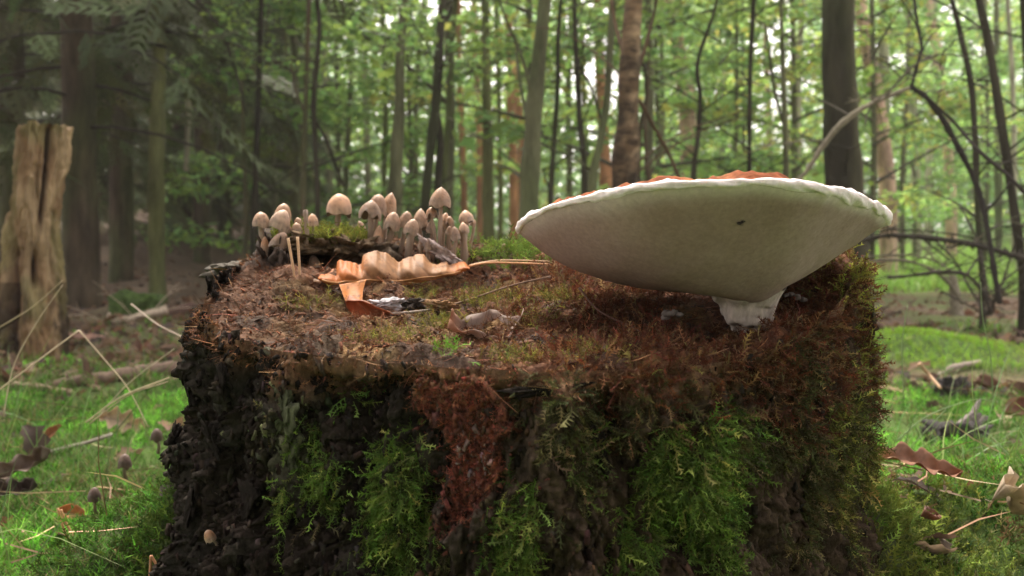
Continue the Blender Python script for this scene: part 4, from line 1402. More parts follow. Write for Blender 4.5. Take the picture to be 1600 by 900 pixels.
def stalk(label, cat, pts, w0, w1, col, name, group=None, mat='dry', seg=7, parts=None, wob=.15):
    p = np.array(pts)
    base = p[0].copy()
    V, F = tube(spline(p - base, max(12, 6 * len(p))), np.linspace(w0, w1, max(12, 6 * len(p))), seg, wob, 60)
    me = Batch().add(V, F, col).build(name, M[mat])
    return thing(name, label, cat, base, group, me)


# pair of needles stuck upright
nd = thing('pine_needles', 'joined pair of long tan pine needles standing upright in the rotten wood', 'pine needles', at(464, 466, .80))
for pts in ([(464, 466), (459, 425), (450, 372)], [(466, 466), (468, 425), (465, 370)]):
    p = np.array([at(x, y, .80 - .002 * k) for k, (x, y) in enumerate(pts)])
    V, F = tube(spline(p - at(464, 466, .80), 16), np.linspace(.0010, .0013, 16), 6)
    obj('needle', Batch().add(V, F, (0.60, 0.40, 0.24)).build('needle', M['dry']), nd)

stalk('long orange tan straw lying behind the tip of the oak leaf', 'straw', [at(733, 416, .86), at(760, 411, .87), at(800, 411, .88), at(862, 413, .88)], .0011, .0008, (0.55, 0.27, 0.12), 'straw')
stalk('paler straw crossing the orange one near the moss cushion', 'straw', [at(735, 414, .88), at(780, 407, .89), at(858, 408, .90)], .0009, .0006, (0.58, 0.38, 0.22), 'straw')
stalk('thin brown twig running up toward the bracket from the moss pads', 'twig', [at(690, 482, .75), at(740, 466, .77), at(800, 446, .80), at(860, 432, .83)], .0011, .0007, (0.15, 0.09, 0.06), 'twig', mat='twig')
stalk('thin brown twig lying level above the mauve grey leaf', 'twig', [at(722, 506, .70), at(770, 490, .72), at(830, 484, .735), at(880, 482, .74)], .0012, .0008, (0.19, 0.115, 0.075), 'twig', mat='twig')
stalk('curved dark twig below the reddish leaf', 'twig', [at(612, 497, .73), at(640, 510, .71), at(670, 512, .70), at(700, 524, .69), at(722, 529, .685)], .0011, .0007, (0.12, 0.065, 0.045), 'twig', mat='twig')
stalk('grey splinter twig by the white mould', 'twig', [at(610, 491, .735), at(640, 488, .735), at(682, 483, .74)], .0014, .0008, (0.24, 0.20, 0.17), 'twig', mat='twig')
stalk('straight tan needle on the crumbly front left of the top', 'pine needle', [at(622, 522, .69), at(650, 532, .68), at(682, 541, .67)], .0007, .0005, (0.45, 0.27, 0.15), 'pine_needle')
stalk('dark root like twig at the foot of the leftmost mushroom', 'twig', [at(400, 430, .865), at(425, 446, .85), at(450, 452, .84), at(464, 466, .81)], .0016, .0009, (0.08, 0.06, 0.05), 'twig', mat='twig')
stalk('bent dark twig in the shade under the bracket', 'twig', [at(905, 450, .72), at(935, 485, .69), at(985, 510, .67), at(1005, 520, .66)], .0009, .0006, (0.10, 0.05, 0.035), 'twig', mat='twig')

# ------------------------------------------------------------------ snag, trees
LAND = [(405, 'the thin stem beside the spruces'), (485, 'the close pair of stems'), (620, 'the slim grey green trunk'), (678, 'the crooked twin stem'), (760, 'the mossy trunk'),
        (832, 'the smooth leaning trunk'), (905, 'the wavy dark stem'), (980, 'the ringed birch'), (1072, 'the pinkish pine'), (1172, 'the straight dark pole'), (1228, 'the forked grey stem'),
        (1314, 'the stoutest dark trunk'), (1425, 'the arching branch'), (1520, 'the slender dark stems'), (1600, 'the right edge')]


def where(px, land=LAND):
    x, nm = min(land, key=lambda q: abs(q[0] - px))
    e = px - x
    return ('behind ' if abs(e) < 16 else ('just left of ' if -45 < e < 0 else 'left of ' if e < 0 else 'just right of ' if e < 45 else 'right of ')) + nm


BARK = {'spruce': (0.068, 0.052, 0.034), 'grey': (0.105, 0.108, 0.058), 'green': (0.115, 0.125, 0.05), 'dark': (0.034, 0.030, 0.019), 'pine': (0.38, 0.19, 0.105),
        'pink': (0.38, 0.26, 0.20), 'pale': (0.26, 0.25, 0.18), 'birch': (0.105, 0.068, 0.038), 'brown': (0.10, 0.075, 0.048)}

T_BEND = 0.02


def leaf_tpl(n=4):
    out = []
    for k in range(n):
        r = np.random.default_rng(700 + k)
        w = r.uniform(.26, .36)
        V = np.array([[0, 0, 0], [w, -.04, .38], [0, .05, .45], [-w, -.04, .38], [0, -.08 + r.uniform(-.1, .1), 1.0]])
        F = np.array([(0, 1, 2), (0, 2, 3), (2, 1, 4), (3, 2, 4)])
        out.append((V, F))
    return out


LT = leaf_tpl()
LT2 = [(v[[0, 1, 4, 3]], np.array([(0, 1, 2), (0, 2, 3)])) for v, f in LT]


def leaves_mesh(name, pos, size, col, upness=1.0, droop=0.2, tpl=None):
    n = len(pos)
    T = rng.normal(0, 1, (n, 3)) * np.array([1, 1, .45]) - np.array([0, 0, droop])
    R = basis(T, rng.normal(0, .55, n))
    V, F, C = scatter(tpl or LT, pos, R, size, col)
    return mesh_np(name, V, F, M['leafy'], C)


def limb_path(p, az, L, up, n=6, sag=.1):
    s = np.linspace(0, 1, n)
    d = np.array([math.cos(az), math.sin(az), 0])
    q = p + d * (L * s)[:, None]
    q[:, 2] += L * (up * s - sag * s ** 2)
    q[:, :2] += rng.normal(0, .02 * L, (n, 2)) * s[:, None]
    return q


def crown_proto(seed, z0, z1, rad, nl, leaves, lsize, cols, base_r=.02):
    """limbs mesh + leaf mesh of a broadleaf crown about the origin axis"""
    limbs, P = Batch(), []
    for i in range(nl):
        f = i / max(nl - 1, 1)
        z = z0 + (z1 - z0) * f + rng.uniform(-.1, .1)
        az = i * 2.4 + rng.uniform(-.4, .4)
        L = rad * (1 - .55 * f ** 2) * rng.uniform(.65, 1.1)
        q = limb_path(np.array([0, 0, z]), az, L, rng.uniform(.15, .6), 6, .15)
        V, F = tube(q, np.linspace(base_r * (1 - .6 * f), .003, 6), 5)
        limbs.add(V, F, (0.07, 0.065, 0.045))
        m = int(leaves / nl)
        t = np.sqrt(rng.uniform(.06, 1, m))
        c = np.stack([np.interp(t, np.linspace(0, 1, 6), q[:, k]) for k in range(3)], -1)
        perp = np.array([-math.sin(az), math.cos(az), 0])
        # twigs: leaves gather on short side sprays
        tw = rng.integers(0, 14, m)
        toff = (tw / 13.0 - .5) * 2
        spread = .34 * L * (1.05 - .5 * t) * toff * rng.uniform(.5, 1.0, m)
        c = c + perp * spread[:, None] + rng.normal(0, .035, (m, 3)) * np.array([1, 1, .8]) * (1 + rad * .5)
        c[:, 2] -= .10 * np.abs(spread)
        P.append(c)
        for _ in range(2):
            j = rng.integers(2, 6)
            q2 = limb_path(q[j - 1], az + rng.choice([-1, 1]) * rng.uniform(.5, .9), L * .35, .1, 4)
            V, F = tube(q2, np.linspace(.005, .002, 4), 4)
            limbs.add(V, F, (0.07, 0.065, 0.045))
    P = np.concatenate(P)
    n = len(P)
    c = np.asarray(cols)[rng.integers(0, len(cols), n)] * np.exp(rng.normal(0, .22, (n, 1)))
    sz = lsize * np.exp(rng.normal(0, .25, n))
    return limbs.build('limbs', M['twig']), leaves_mesh('crown', P, sz, np.clip(c, .01, .8))


GREENS = [(0.19, 0.32, 0.085), (0.23, 0.36, 0.095), (0.15, 0.28, 0.085), (0.26, 0.38, 0.095), (0.19, 0.34, 0.12)]
YELL = [(0.28, 0.38, 0.085), (0.23, 0.35, 0.08), (0.33, 0.33, 0.08), (0.18, 0.31, 0.08)]
UNDER = [crown_proto(1, .5, 5.5, 1.5, 30, 4300, .080, GREENS), crown_proto(2, .7, 6.5, 1.7, 32, 4300, .080, YELL), crown_proto(3, .25, 4.2, 1.3, 26, 4600, .08, GREENS),
         crown_proto(4, 1.4, 7.5, 1.9, 32, 4300, .085, GREENS + YELL[:2])]
HIGH = [crown_proto(5, 6.0, 9.5, 1.5, 14, 900, .11, GREENS), crown_proto(6, 7.0, 11.0, 1.7, 14, 900, .11, GREENS)]
SPRIG = [crown_proto(7, 1.9, 4.0, .7, 9, 500, .048, GREENS + YELL[:2], .006), crown_proto(8, 1.5, 3.4, .8, 10, 600, .048, YELL[:2] + GREENS, .006)]

TREE_G = 'trees of the wood behind the stump'


def tree(label, kind, d, pts, crown=None, mat='trunk', name='tree', cat='tree', group=TREE_G, height=9.0, branches=(), flare=1.25, seg=14, depth_lean=0.0, wob=.10, cap=False, crown_rot=None):
    """pts: (px, py, width px) from the foot upward; the trunk goes on above the frame"""
    P = np.array([at(x, y, d + depth_lean * i) for i, (x, y, w) in enumerate(pts)])
    R = np.array([w * .5 * d / FPX for (x, y, w) in pts])
    # foot on the ground
    f = P[0].copy()
    if not cap:
        f[2] = ground_h(f[0], f[1]) - .04
        if f[2] < P[0, 2] - .03:
            P = np.vstack([f, P])
            R = np.concatenate([[R[0] * flare], R])
        else:
            P[0, 2] = f[2]
        dirv = (P[-1] - P[-2])
        dirv = dirv / np.linalg.norm(dirv)
        dirv = dirv * .4 + np.array([0, 0, .6])
        z = height - P[-1, 2]
        if z > .3:
            st = max(abs(P[-1, 2] - P[-2, 2]), .12)
            hs_, h_ = [], st
            while h_ < z * .8:
                hs_.append(h_)
                st *= 1.7
                h_ += st
            hs_.append(z)
            E0, R0 = P[-1].copy(), R[-1]
            P = np.vstack([P] + [E0 + dirv / dirv[2] * q_ for q_ in hs_])
            R = np.concatenate([R, [R0 * (1 - .8 * q_ / z) for q_ in hs_]])
    base = P[0].copy()
    base[2] += .04 if not cap else 0
    root = thing(name, label, cat, base, group)
    n = max(24, 7 * len(P))
    tt = np.linspace(0, 1, len(P))
    Q = spline(P - base, n)
    RR = np.interp(np.linspace(0, 1, n), tt, R)
    # even spacing by index keeps waypoints; fine for gentle trunks
    V, F = tube(Q, RR, seg, wob, 6.0)
    col = BARK[kind]
    c = np.asarray(col) * (1 + .35 * fbm((V + base) * np.array([9, 9, 2.2]), 4, 3))[:, None]
    if kind in ('grey', 'green', 'spruce', 'brown', 'dark'):
        g = sstep(.0, .5, fbm((V + base) * np.array([3, 3, .8]), 3, 8))[:, None] * .5
        c = c * (1 - g) + np.array([0.075, 0.10, 0.035]) * (1.0 if kind != 'dark' else .45) * g
    if kind == 'pine':
        hi = sstep(2.0, 6.0, V[:, 2:3])
        c = c * (1 - hi * .1)
    if kind == 'birch':
        Vw = V + base
        pk = sstep(-.05, .35, fbm(Vw * np.array([16, 16, 30]), 3, 19))[:, None] * sstep(-.7, .4, (V[:, 0:1] - np.interp(V[:, 2], Q[:, 2], Q[:, 0])[:, None]) / R.max())
        c = c * (1 - .7 * pk) + np.array([0.26, 0.19, 0.115]) * .7 * pk
        dkb = (sstep(.25, .5, fbm(Vw * np.array([3, 3, 24]), 3, 23)) * .7)[:, None]
        c = c * (1 - dkb)
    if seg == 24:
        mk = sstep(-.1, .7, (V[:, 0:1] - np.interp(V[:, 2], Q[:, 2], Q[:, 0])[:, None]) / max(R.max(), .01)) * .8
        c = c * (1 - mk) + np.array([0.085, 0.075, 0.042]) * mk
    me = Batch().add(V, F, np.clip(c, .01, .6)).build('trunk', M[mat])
    obj('trunk', me, root)
    for br in branches:
        bp = np.array([at(x, y, d + dz) for (x, y, w, dz) in br]) - base
        bw = np.array([w * .5 * d / FPX for (x, y, w, dz) in br])
        m = max(10, 5 * len(bp))
        V, F = tube(spline(bp, m), np.interp(np.linspace(0, 1, m), np.linspace(0, 1, len(bw)), bw), 7, .1, 12)
        obj('branch', Batch().add(V, F, np.asarray(col) * .9).build('branch', M['trunk']), root)
    if d < 7.2 and kind in ('dark', 'grey', 'green', 'brown', 'birch') and not cap:
        b_ = Batch()
        for _ in range(7 if kind == 'dark' else 5):
            z_ = rng.uniform(.5, 2.4) * (d / 5.0)
            j = np.argmin(np.abs(Q[:, 2] - z_))
            az = rng.uniform(0, 2 * PI)
            L_ = rng.uniform(.25, .85)
            q_ = limb_path(Q[j], az, L_, rng.uniform(.2, 1.0), 7, .25)
            V2, F2 = tube(q_, np.linspace(.0055, .0016, 7), 5)
            b_.add(V2, F2, np.asarray(col) * .8)
            for _k in range(3):
                j2 = rng.integers(2, 6)
                q2 = limb_path(q_[j2], az + rng.choice([-1, 1]) * rng.uniform(.5, 1.1), L_ * rng.uniform(.2, .45), rng.uniform(.1, .8), 5, .1)
                V2, F2 = tube(q2, np.linspace(.0028, .001, 5), 4)
                b_.add(V2, F2, np.asarray(col) * .8)
        stuff(obj('twigs', b_.build('twigs', M['twig']), root))
    if crown is not None:
        lm, cm = crown
        top = (0, 0, 0)
        if not cap and len(P) > 3:
            zt = 2.0 if crown in SPRIG else 5.5
            k = np.argmin(np.abs(Q[:, 2] - zt))
            top = (Q[k, 0], Q[k, 1], 0)
        rz = rng.uniform(0, 6.28) if crown_rot is None else crown_rot
        a = stuff(obj('limbs', lm, root, top))
        b = obj('crown', cm, root, top)
        a.rotation_euler = b.rotation_euler = (0, 0, rz)
        b['kind'] = 'stuff'
    return root


def gy(px, d):
    """photograph row of the ground at column px, distance d"""
    x = (px - 800) / FPX * d
    z = float(ground_h(x, d))
    return float(pix(np.array([x, d, z]))[1])


def tr(label, kind, d, pts, **kw):
    # pts listed from the frame's top downward, without the foot: add it
    q = [(x, y, w) for (x, y, w) in pts][::-1]
    fy = gy(q[0][0], d)
    if q[0][1] < fy - 4:
        q = [(q[0][0], fy, q[0][2] * 1.12)] + q
    return tree(label, kind, d, q, **kw)


H0, H1 = HIGH
S0_, S1_ = SPRIG
tr('slim grey green trunk left of the middle, gently widening to the foot', 'grey', 6.2, [(631, -10, 13), (625, 90, 14), (624, 170, 17), (619, 260, 21), (616, 330, 24)], crown=S0_)
tr('dark crooked twin stem with a loop behind the mushrooms', 'dark', 5.6, [(692, -10, 12), (687, 60, 13), (683, 130, 15), (681, 165, 15), (673, 230, 16), (667, 290, 14), (664, 340, 14)], crown=S1_,
   branches=[[(689, 40, 6, -.02), (690, 95, 6, -.05), (688, 125, 6, -.04), (682, 150, 6, 0)], [(682, 170, 9, .0), (688, 215, 11, .03), (685, 270, 13, .05), (683, 340, 14, .05)]])
tr('thin pale green stem just right of the dark crooked twin', 'green', 6.8, [(712, -10, 8), (706, 80, 8), (700, 180, 9), (695, 300, 9)], crown=S0_)
tr('mossy green brown trunk above the right end of the mushrooms', 'green', 6.6, [(758, -10, 12), (760, 120, 14), (762, 220, 16), (762, 300, 18), (764, 400, 20)], crown=S1_)
tr('smooth grey trunk leaning right, thickest left of the bracket', 'grey', 4.5, [(852, -10, 20), (845, 60, 22), (836, 160, 26), (830, 240, 28), (826, 330, 31)], crown=H0, flare=1.3,
   branches=[[(833, 165, 6, -.02), (816, 90, 5, -.05), (790, 30, 4, -.1), (778, -10, 4, -.1)], [(829, 210, 5, .02), (812, 130, 4, .1), (806, 60, 4, .1)]])
tr('slender dark stem a hand right of the smooth leaning trunk', 'dark', 5.2, [(877, -10, 6), (872, 60, 7), (871, 140, 8), (866, 220, 8), (860, 320, 9)], crown=S0_)
tr('wavy dark stem midway between the grey trunk and the birch', 'dark', 5.4, [(898, -10, 7), (899, 60, 8), (903, 130, 9), (906, 190, 9), (912, 250, 9), (913, 320, 10)], crown=S1_,
   branches=[[(903, 100, 4, 0), (925, 140, 4, .05), (940, 190, 4, .1)]])
tr('grey green stem close left of the birch, leaning into it', 'grey', 4.9, [(958, -10, 10), (953, 80, 11), (948, 160, 11), (938, 220, 12), (925, 300, 13)], crown=S0_)
tr('ringed brown birch trunk rising behind the left end of the bracket', 'birch', 3.9, [(990, -10, 28), (986, 60, 30), (983, 130, 32), (980, 210, 36), (975, 290, 39)], crown=H1, mat='birch', wob=.12, flare=1.15, seg=20,
   branches=[[(1000, 100, 8, .0), (1012, 60, 6, .05), (1022, 20, 5, .1), (1027, -10, 5, .1)], [(998, 155, 6, 0), (1020, 195, 6, .05), (1045, 240, 6, .1), (1062, 280, 6, .1)],
             [(973, 80, 7, .0), (962, 40, 6, .1), (955, 0, 6, .15)]])
tr('two thin stems side by side in the gap right of the birch', 'brown', 5.6, [(1012, 150, 5), (1008, 200, 6), (1012, 260, 6), (1014, 300, 7)], crown=None, height=1.8,
   branches=[[(1010, 150, 5, .02), (1000, 210, 6, .02), (998, 300, 6, .02)]])
tr('bent dark stem with an S curve above the rusty top of the bracket', 'dark', 5.2, [(1122, -10, 4), (1112, 30, 5), (1096, 75, 6), (1089, 110, 7), (1094, 150, 7), (1091, 210, 8), (1083, 290, 8)], crown=S1_)
tr('straight dark pole of a stem above the middle of the bracket', 'dark', 5.2, [(1178, -10, 8), (1173, 90, 7), (1171, 180, 7), (1171, 280, 7)], crown=S0_)
tr('grey stem with a thin side stem left of the big dark trunk', 'grey', 5.6, [(1220, -10, 6), (1222, 60, 7), (1225, 150, 8), (1228, 230, 9), (1228, 300, 10)], crown=S1_,
   branches=[[(1226, 200, 5, 0), (1212, 150, 5, .05), (1203, 90, 5, .08), (1196, 40, 4, .1)]])
tr('stoutest dark trunk of the right side, standing right behind the bracket', 'dark', 4.6, [(1309, -10, 48), (1311, 100, 50), (1314, 200, 53), (1319, 290, 56), (1328, 420, 60)], crown=H0, seg=24, flare=1.3, wob=.07)
tr('dark slender stem leaning left at the right edge, inner one', 'dark', 4.2, [(1486, -10, 7), (1500, 50, 8), (1517, 130, 9), (1524, 220, 9), (1527, 320, 9), (1535, 440, 10)], crown=S0_)
tr('dark slender stem leaning left at the right edge, thicker outer one', 'dark', 3.9, [(1528, -10, 11), (1543, 60, 12), (1558, 150, 13), (1572, 240, 13), (1585, 330, 13), (1598, 430, 14)], crown=S1_)
tr('dark trunk cut by the top right corner of the view', 'dark', 4.4, [(1598, -10, 10), (1604, 90, 11), (1612, 250, 12)], crown=S0_)
# pines
tr('pinkish pine trunk with bare upper stem right of the birch', 'pink', 11.0, [(1045, -10, 17), (1056, 50, 20), (1066, 110, 24), (1073, 170, 26), (1080, 290, 28)], crown=H1, height=13)
tr('tall pinkish pine slanting behind the stoutest dark trunk', 'pink', 10.0, [(1343, -10, 18), (1356, 80, 20), (1370, 150, 21), (1380, 220, 24), (1388, 320, 26)], crown=H0, height=13)
tr('orange pine trunk glowing between green leaves left of the grey trunk', 'pine', 12.5, [(796, 60, 12), (799, 110, 14), (799, 160, 15), (801, 220, 14), (803, 300, 14)], crown=H1, height=13)
tr('second orange pine trunk crossing just right of the glowing one', 'pine', 13.0, [(798, 60, 9), (803, 120, 10), (811, 180, 12), (815, 230, 12), (816, 300, 12)], crown=None, height=13)
tr('faint orange pine trunk behind the mossy green brown one', 'pine', 15.0, [(742, 60, 10), (748, 190, 11), (750, 300, 11)], crown=None, height=12)
tr('pale pink pine trunk seen left of the birch behind the stems', 'pine', 9.5, [(932, -10, 12), (936, 80, 14), (941, 180, 16), (947, 290, 20)], crown=H0, height=13)
tr('broad pale tree trunk far off in the light right of the pinkish pine', 'pale', 13.0, [(1380, 100, 17), (1382, 200, 18), (1387, 300, 20)], crown=None, height=10)
tr('straight pale trunk in the hazy green above the arching branch', 'pale', 15.0, [(1418, -10, 11), (1424, 150, 13), (1432, 300, 14)], crown=H1, height=13)
tr('pinkish far trunk left of the inner slender dark stem', 'pink', 14.0, [(1448, -10, 14), (1464, 80, 15), (1478, 200, 15), (1486, 320, 16)], crown=None, height=13)
# left side stems
tr('thin dark stem at the edge of the spruce shade', 'dark', 6.6, [(409, -10, 7), (407, 60, 8), (404, 140, 9), (401, 230, 9), (398, 330, 10), (396, 400, 10)], crown=S0_)
tr('brown thin stem leftmost of a close pair above the left mushrooms', 'brown', 6.2, [(483, -10, 7), (480, 80, 8), (477, 180, 8), (474, 260, 9), (473, 350, 9)], crown=None,
   branches=[[(477, 180, 4, 0), (462, 140, 4, .05), (455, 100, 3, .1)]])
tr('dark bowed stem rightmost of a close pair above the left mushrooms', 'dark', 6.0, [(494, -10, 8), (499, 40, 8), (495, 100, 8), (490, 160, 9), (493, 230, 8), (496, 300, 8), (496, 360, 9)], crown=S1_,
   branches=[[(494, 190, 5, 0), (510, 220, 5, .05), (525, 260, 5, .1), (536, 290, 5, .1)]])
tr('thin grey stem low in the brown shade left of the mushrooms', 'brown', 7.6, [(380, 210, 6), (384, 300, 7), (384, 400, 8)], crown=None, height=1.9)
for k, (px, d, w, kind) in enumerate(((540, 11, 8, 'grey'), (575, 13, 9, 'pale'), (600, 9.5, 7, 'green'), (650, 12, 8, 'grey'), (725, 11, 9, 'pine'), (782, 10, 7, 'green'), (890, 13, 9, 'grey'),
                                      (918, 11, 7, 'green'), (1035, 12, 8, 'grey'), (1125, 14, 9, 'pale'), (1150, 10, 6, 'grey'), (1250, 12, 10, 'pale'), (1410, 11, 8, 'grey'), (1450, 17, 10, 'pale'),
                                      (1560, 13, 10, 'grey'), (1585, 10, 8, 'pale'), (430, 12, 8, 'grey'), (455, 10, 6, 'green'), (515, 14, 9, 'pale'), (980, 15, 9, 'pink'), (1205, 15, 9, 'pink'))):
    j = random.uniform(-14, 14)
    tr('thin ' + {'grey': 'grey', 'pale': 'pale', 'green': 'mossy', 'pine': 'orange', 'pink': 'pinkish'}[kind] + ' far trunk ' + where(px), kind, d, [(px + j, -10, w * .8), (px + j * .4 + random.uniform(-6, 6), 130, w), (px, 290, w * 1.1)], crown=None, height=9, group='thin distant trunks among the far leaves', seg=8)


def snag():
    """the broken dead trunk at the left edge"""
    d = 3.2
    b = at(45, 552, d)
    b[2] = float(ground_h(b[0], b[1]))
    root = thing('dead_trunk', 'broken barkless dead trunk with a long dark split at the left edge', 'dead tree', b, None)
    nth, nz = 220, 170
    a = np.linspace(0, 2 * PI, nth, endpoint=False)
    pys = np.linspace(565, 197, nz)
    lft = np.interp(pys, [197, 230, 280, 340, 400, 450, 500, 560][::1], [36, 34, 28, 18, 8, 2, -8, -22])
    rgt = np.interp(pys, [197, 230, 280, 340, 400, 450, 500, 560], [104, 102, 98, 93, 91, 96, 98, 104])
    V = np.zeros((nth, nz, 3))
    C = np.zeros((nth, nz, 3))
    split = np.interp(pys, [197, 240, 300, 360], [79, 75, 69, 62])
    for j, py in enumerate(pys):
        cl, crr = at(lft[j], py, d), at(rgt[j], py, d)
        c = (cl + crr) / 2
        r = (crr[0] - cl[0]) / 2
        V[:, j] = c + np.stack([r * np.cos(a), r * np.sin(a), 0 * a], -1)
    W = V.copy()
    n1 = fbm(V * np.array([22, 22, 4]), 4, 71)
    n2 = fbm(V * np.array([60, 60, 9]), 3, 73)
    disp = .016 * n1 + .009 * n2 + .005 * fbm(V * np.array([130, 130, 30]), 3, 74)
    disp = disp - .007 * (1 - sstep(0, .10, np.abs(vnoise(V * np.array([26, 26, 2.4]), 79)))) - .008 * (1 - sstep(0, .2, np.abs(vnoise(V * np.array([60, 60, 7]), 80))))
    X, Y = pix(V)
    fr = (np.sin(a) < 0.05)[:, None]
    sl = np.exp(-((X - split[None]) / 4.5) ** 2) * fr * (1 - sstep(330, 375, pys))[None]
    sl2 = np.exp(-(((X - 52) / 5) ** 2 + ((Y - 420) / 26) ** 2)) * fr
    sl3 = np.exp(-(((X - 20) / 9) ** 2)) * fr * sstep(370, 400, pys)[None] * .8
    disp = disp - .06 * sl * sstep(197, 214, pys)[None] - .07 * sl2 - .05 * sl3
    out = np.stack([np.cos(a), np.sin(a), 0 * a], -1)[:, None]
    V = V + out * disp[..., None]
    # jagged top
    V[:, -6:, 2] += (.012 * fbm(np.stack([np.cos(a) * 4, np.sin(a) * 4, 0 * a], -1), 4, 5, .65))[:, None] * np.linspace(0, 1, 6)[None]
    tan = np.array([0.20, 0.128, 0.066])
    pal = np.array([0.31, 0.225, 0.125])
    dk = np.array([0.055, 0.04, 0.028])
    gr = np.array([0.16, 0.155, 0.06])
    m = sstep(-.3, .5, n1)[..., None]
    C = tan * (1 - m) + pal * m
    g = (sstep(.0, .5, fbm(W * np.array([9, 9, 5]), 3, 75)) * .6)[..., None]
    C = C * (1 - g) + gr * g
    k = np.clip(.9 * sl + .9 * sl2 + sl3, 0, 1)[..., None]
    C = C * (1 - k) + np.array([0.075, 0.03, 0.02]) * k
    lo = (sstep(400, 520, Y) * sstep(-.2, .4, n2 + .3 * n1) * .8)[..., None]
    C = C * (1 - lo) + dk * lo
    Vf = V.reshape(-1, 3) - b
    F = grid_faces(nth, nz, True)
    isbark = (X < 26) & (Y > 440) | (X > 92) & (Y > 440)
    fb = isbark.reshape(-1)[F].mean(1) > .5
    # top cap
    topc = Vf.reshape(nth, nz, 3)[:, -1]
    cv = np.vstack([topc, topc.mean(0) - np.array([0, 0, .02])])
    cf = np.stack([np.arange(nth), (np.arange(nth) + 1) % nth, np.full(nth, nth)], -1)
    obj('broken_top', mesh_np('broken_top', cv, cf, M['snag'], np.broadcast_to(np.array([.30, .22, .13]), cv.shape)), root)
    Cf = np.clip(C.reshape(-1, 3), .01, .6)

    def sub(mask, name, mat, off=0):
        f = F[mask]
        u, inv = np.unique(f, return_inverse=True)
        return obj(name, mesh_np(name, Vf[u], inv.reshape(f.shape), mat, Cf[u] * (1 if not off else .45), True), root)
    sub(~fb, 'bare_wood', M['snag'])
    sub(fb, 'bark_remnant', M['trunk'], 1)
    n = 700
    i, j = rng.integers(0, nth, n), rng.integers(0, nz, n)
    keep = (C[i, j][:, 1] > C[i, j][:, 0] * .9) | (Y[i, j] > 480)
    i, j = i[keep], j[keep]
    p = V[i, j] - b
    T = np.stack([np.cos(a[i]), np.sin(a[i]), .6 + 0 * a[i]], -1) + rng.normal(0, .3, (len(i), 3))
    Vm, Fm, Cm = scatter(MT_SHORT, p, basis(T, rng.uniform(0, 6.28, len(i))), .016 * np.exp(rng.normal(0, .3, len(i))), vary((.13, .14, .035), len(i), .3))
    stuff(obj('moss', mesh_np('moss', Vm, Fm, M['moss'], Cm), root))
    # dark root block at its foot
    pp = gpt(18, 540)
    thing('wood_lump', 'black rotten lump at the foot of the broken dead trunk', 'wood chip', pp + np.array([0, -.12, .03]), None,
          block_mesh('wood_lump', (.075, .06, .06), 331, M['char'], (1, 1, 1), 18, .5))


snag()


# ------------------------------------------------------------------ spruces in the dark stand at left
def spray_tpl(n=3):
    out = []
    for k in range(n):
        r = np.random.default_rng(900 + k)
        V, F = [], []
        def strip(p0, d, L, w):
            b = len(V)
            s = np.array([-d[1], d[0], 0]) * w
            V.extend([p0 - s, p0 + s, p0 + d * L + np.array([0, 0, -.10 * L])])
            F.append((b, b + 1, b + 2))
        d = np.array([0, 0, 1.0])
        b = len(V)
        V.extend([np.array([-.02, 0, 0]), np.array([.02, 0, 0]), np.array([0, .0, 1.0])])
        F.append((b, b + 1, b + 2))
        for i in range(9):
            z = .08 + i * .1
            for sd in (-1, 1):
                L = .42 * (1 - .7 * z) * r.uniform(.7, 1.2)
                c = np.array([sd * .72, r.uniform(-.15, .15), .69])
                p0 = np.array([0, 0, z])
                b = len(V)
                w = .030
                V.extend([p0 - np.array([0, 0, w]), p0 + np.array([0, 0, w]), p0 + c * L])
                F.append((b, b + 1, b + 2))
                b = len(V)
                V.extend([p0 + c * L * .35, p0 + c * L * .6, p0 + c * L * .45 + np.array([sd * .02, r.uniform(-.03, .03), .16 * L / .3])])
                F.append((b, b + 1, b + 2))
        out.append((np.array(V), np.array(F)))
    return out


SPT = spray_tpl()


def spruce_proto(seed, z0, z1, rad, nbr, per, col, dead=0.0):
    limbs, P, D = Batch(), [], []
    for i in range(nbr):
        f = (i / nbr)
        z = z0 + (z1 - z0) * f
        az = i * 2.399 + rng.uniform(-.3, .3)
        L = rad * (1 - .75 * f) * rng.uniform(.7, 1.1)
        q = limb_path(np.array([0, 0, z]), az, L, .05, 6, .38)
        V, F = tube(q, np.linspace(.014, .003, 6), 5)
        limbs.add(V, F, (0.05, 0.042, 0.034))
        if rng.random() < dead * (1 - f) * 2:
            continue
        t = rng.uniform(.15, 1, per)
        c = np.stack([np.interp(t, np.linspace(0, 1, 6), q[:, k]) for k in range(3)], -1)
        dr = np.array([math.cos(az), math.sin(az), -.45])
        perp = np.array([-math.sin(az), math.cos(az), -.25])
        P.append(c)
        D.append(dr * .7 + perp * rng.uniform(-1.1, 1.1, per)[:, None] + np.array([0, 0, -.35]) + rng.normal(0, .2, (per, 3)))
    P, D = np.concatenate(P), np.concatenate(D)
    n = len(P)
    V, F, C = scatter(SPT, P, basis(D, rng.normal(0, .5, n)), .42 * np.exp(rng.normal(0, .25, n)), vary(col, n, .25, .1))
    return limbs.build('limbs', M['twig']), mesh_np('crown', V, F, M['needle'], C)


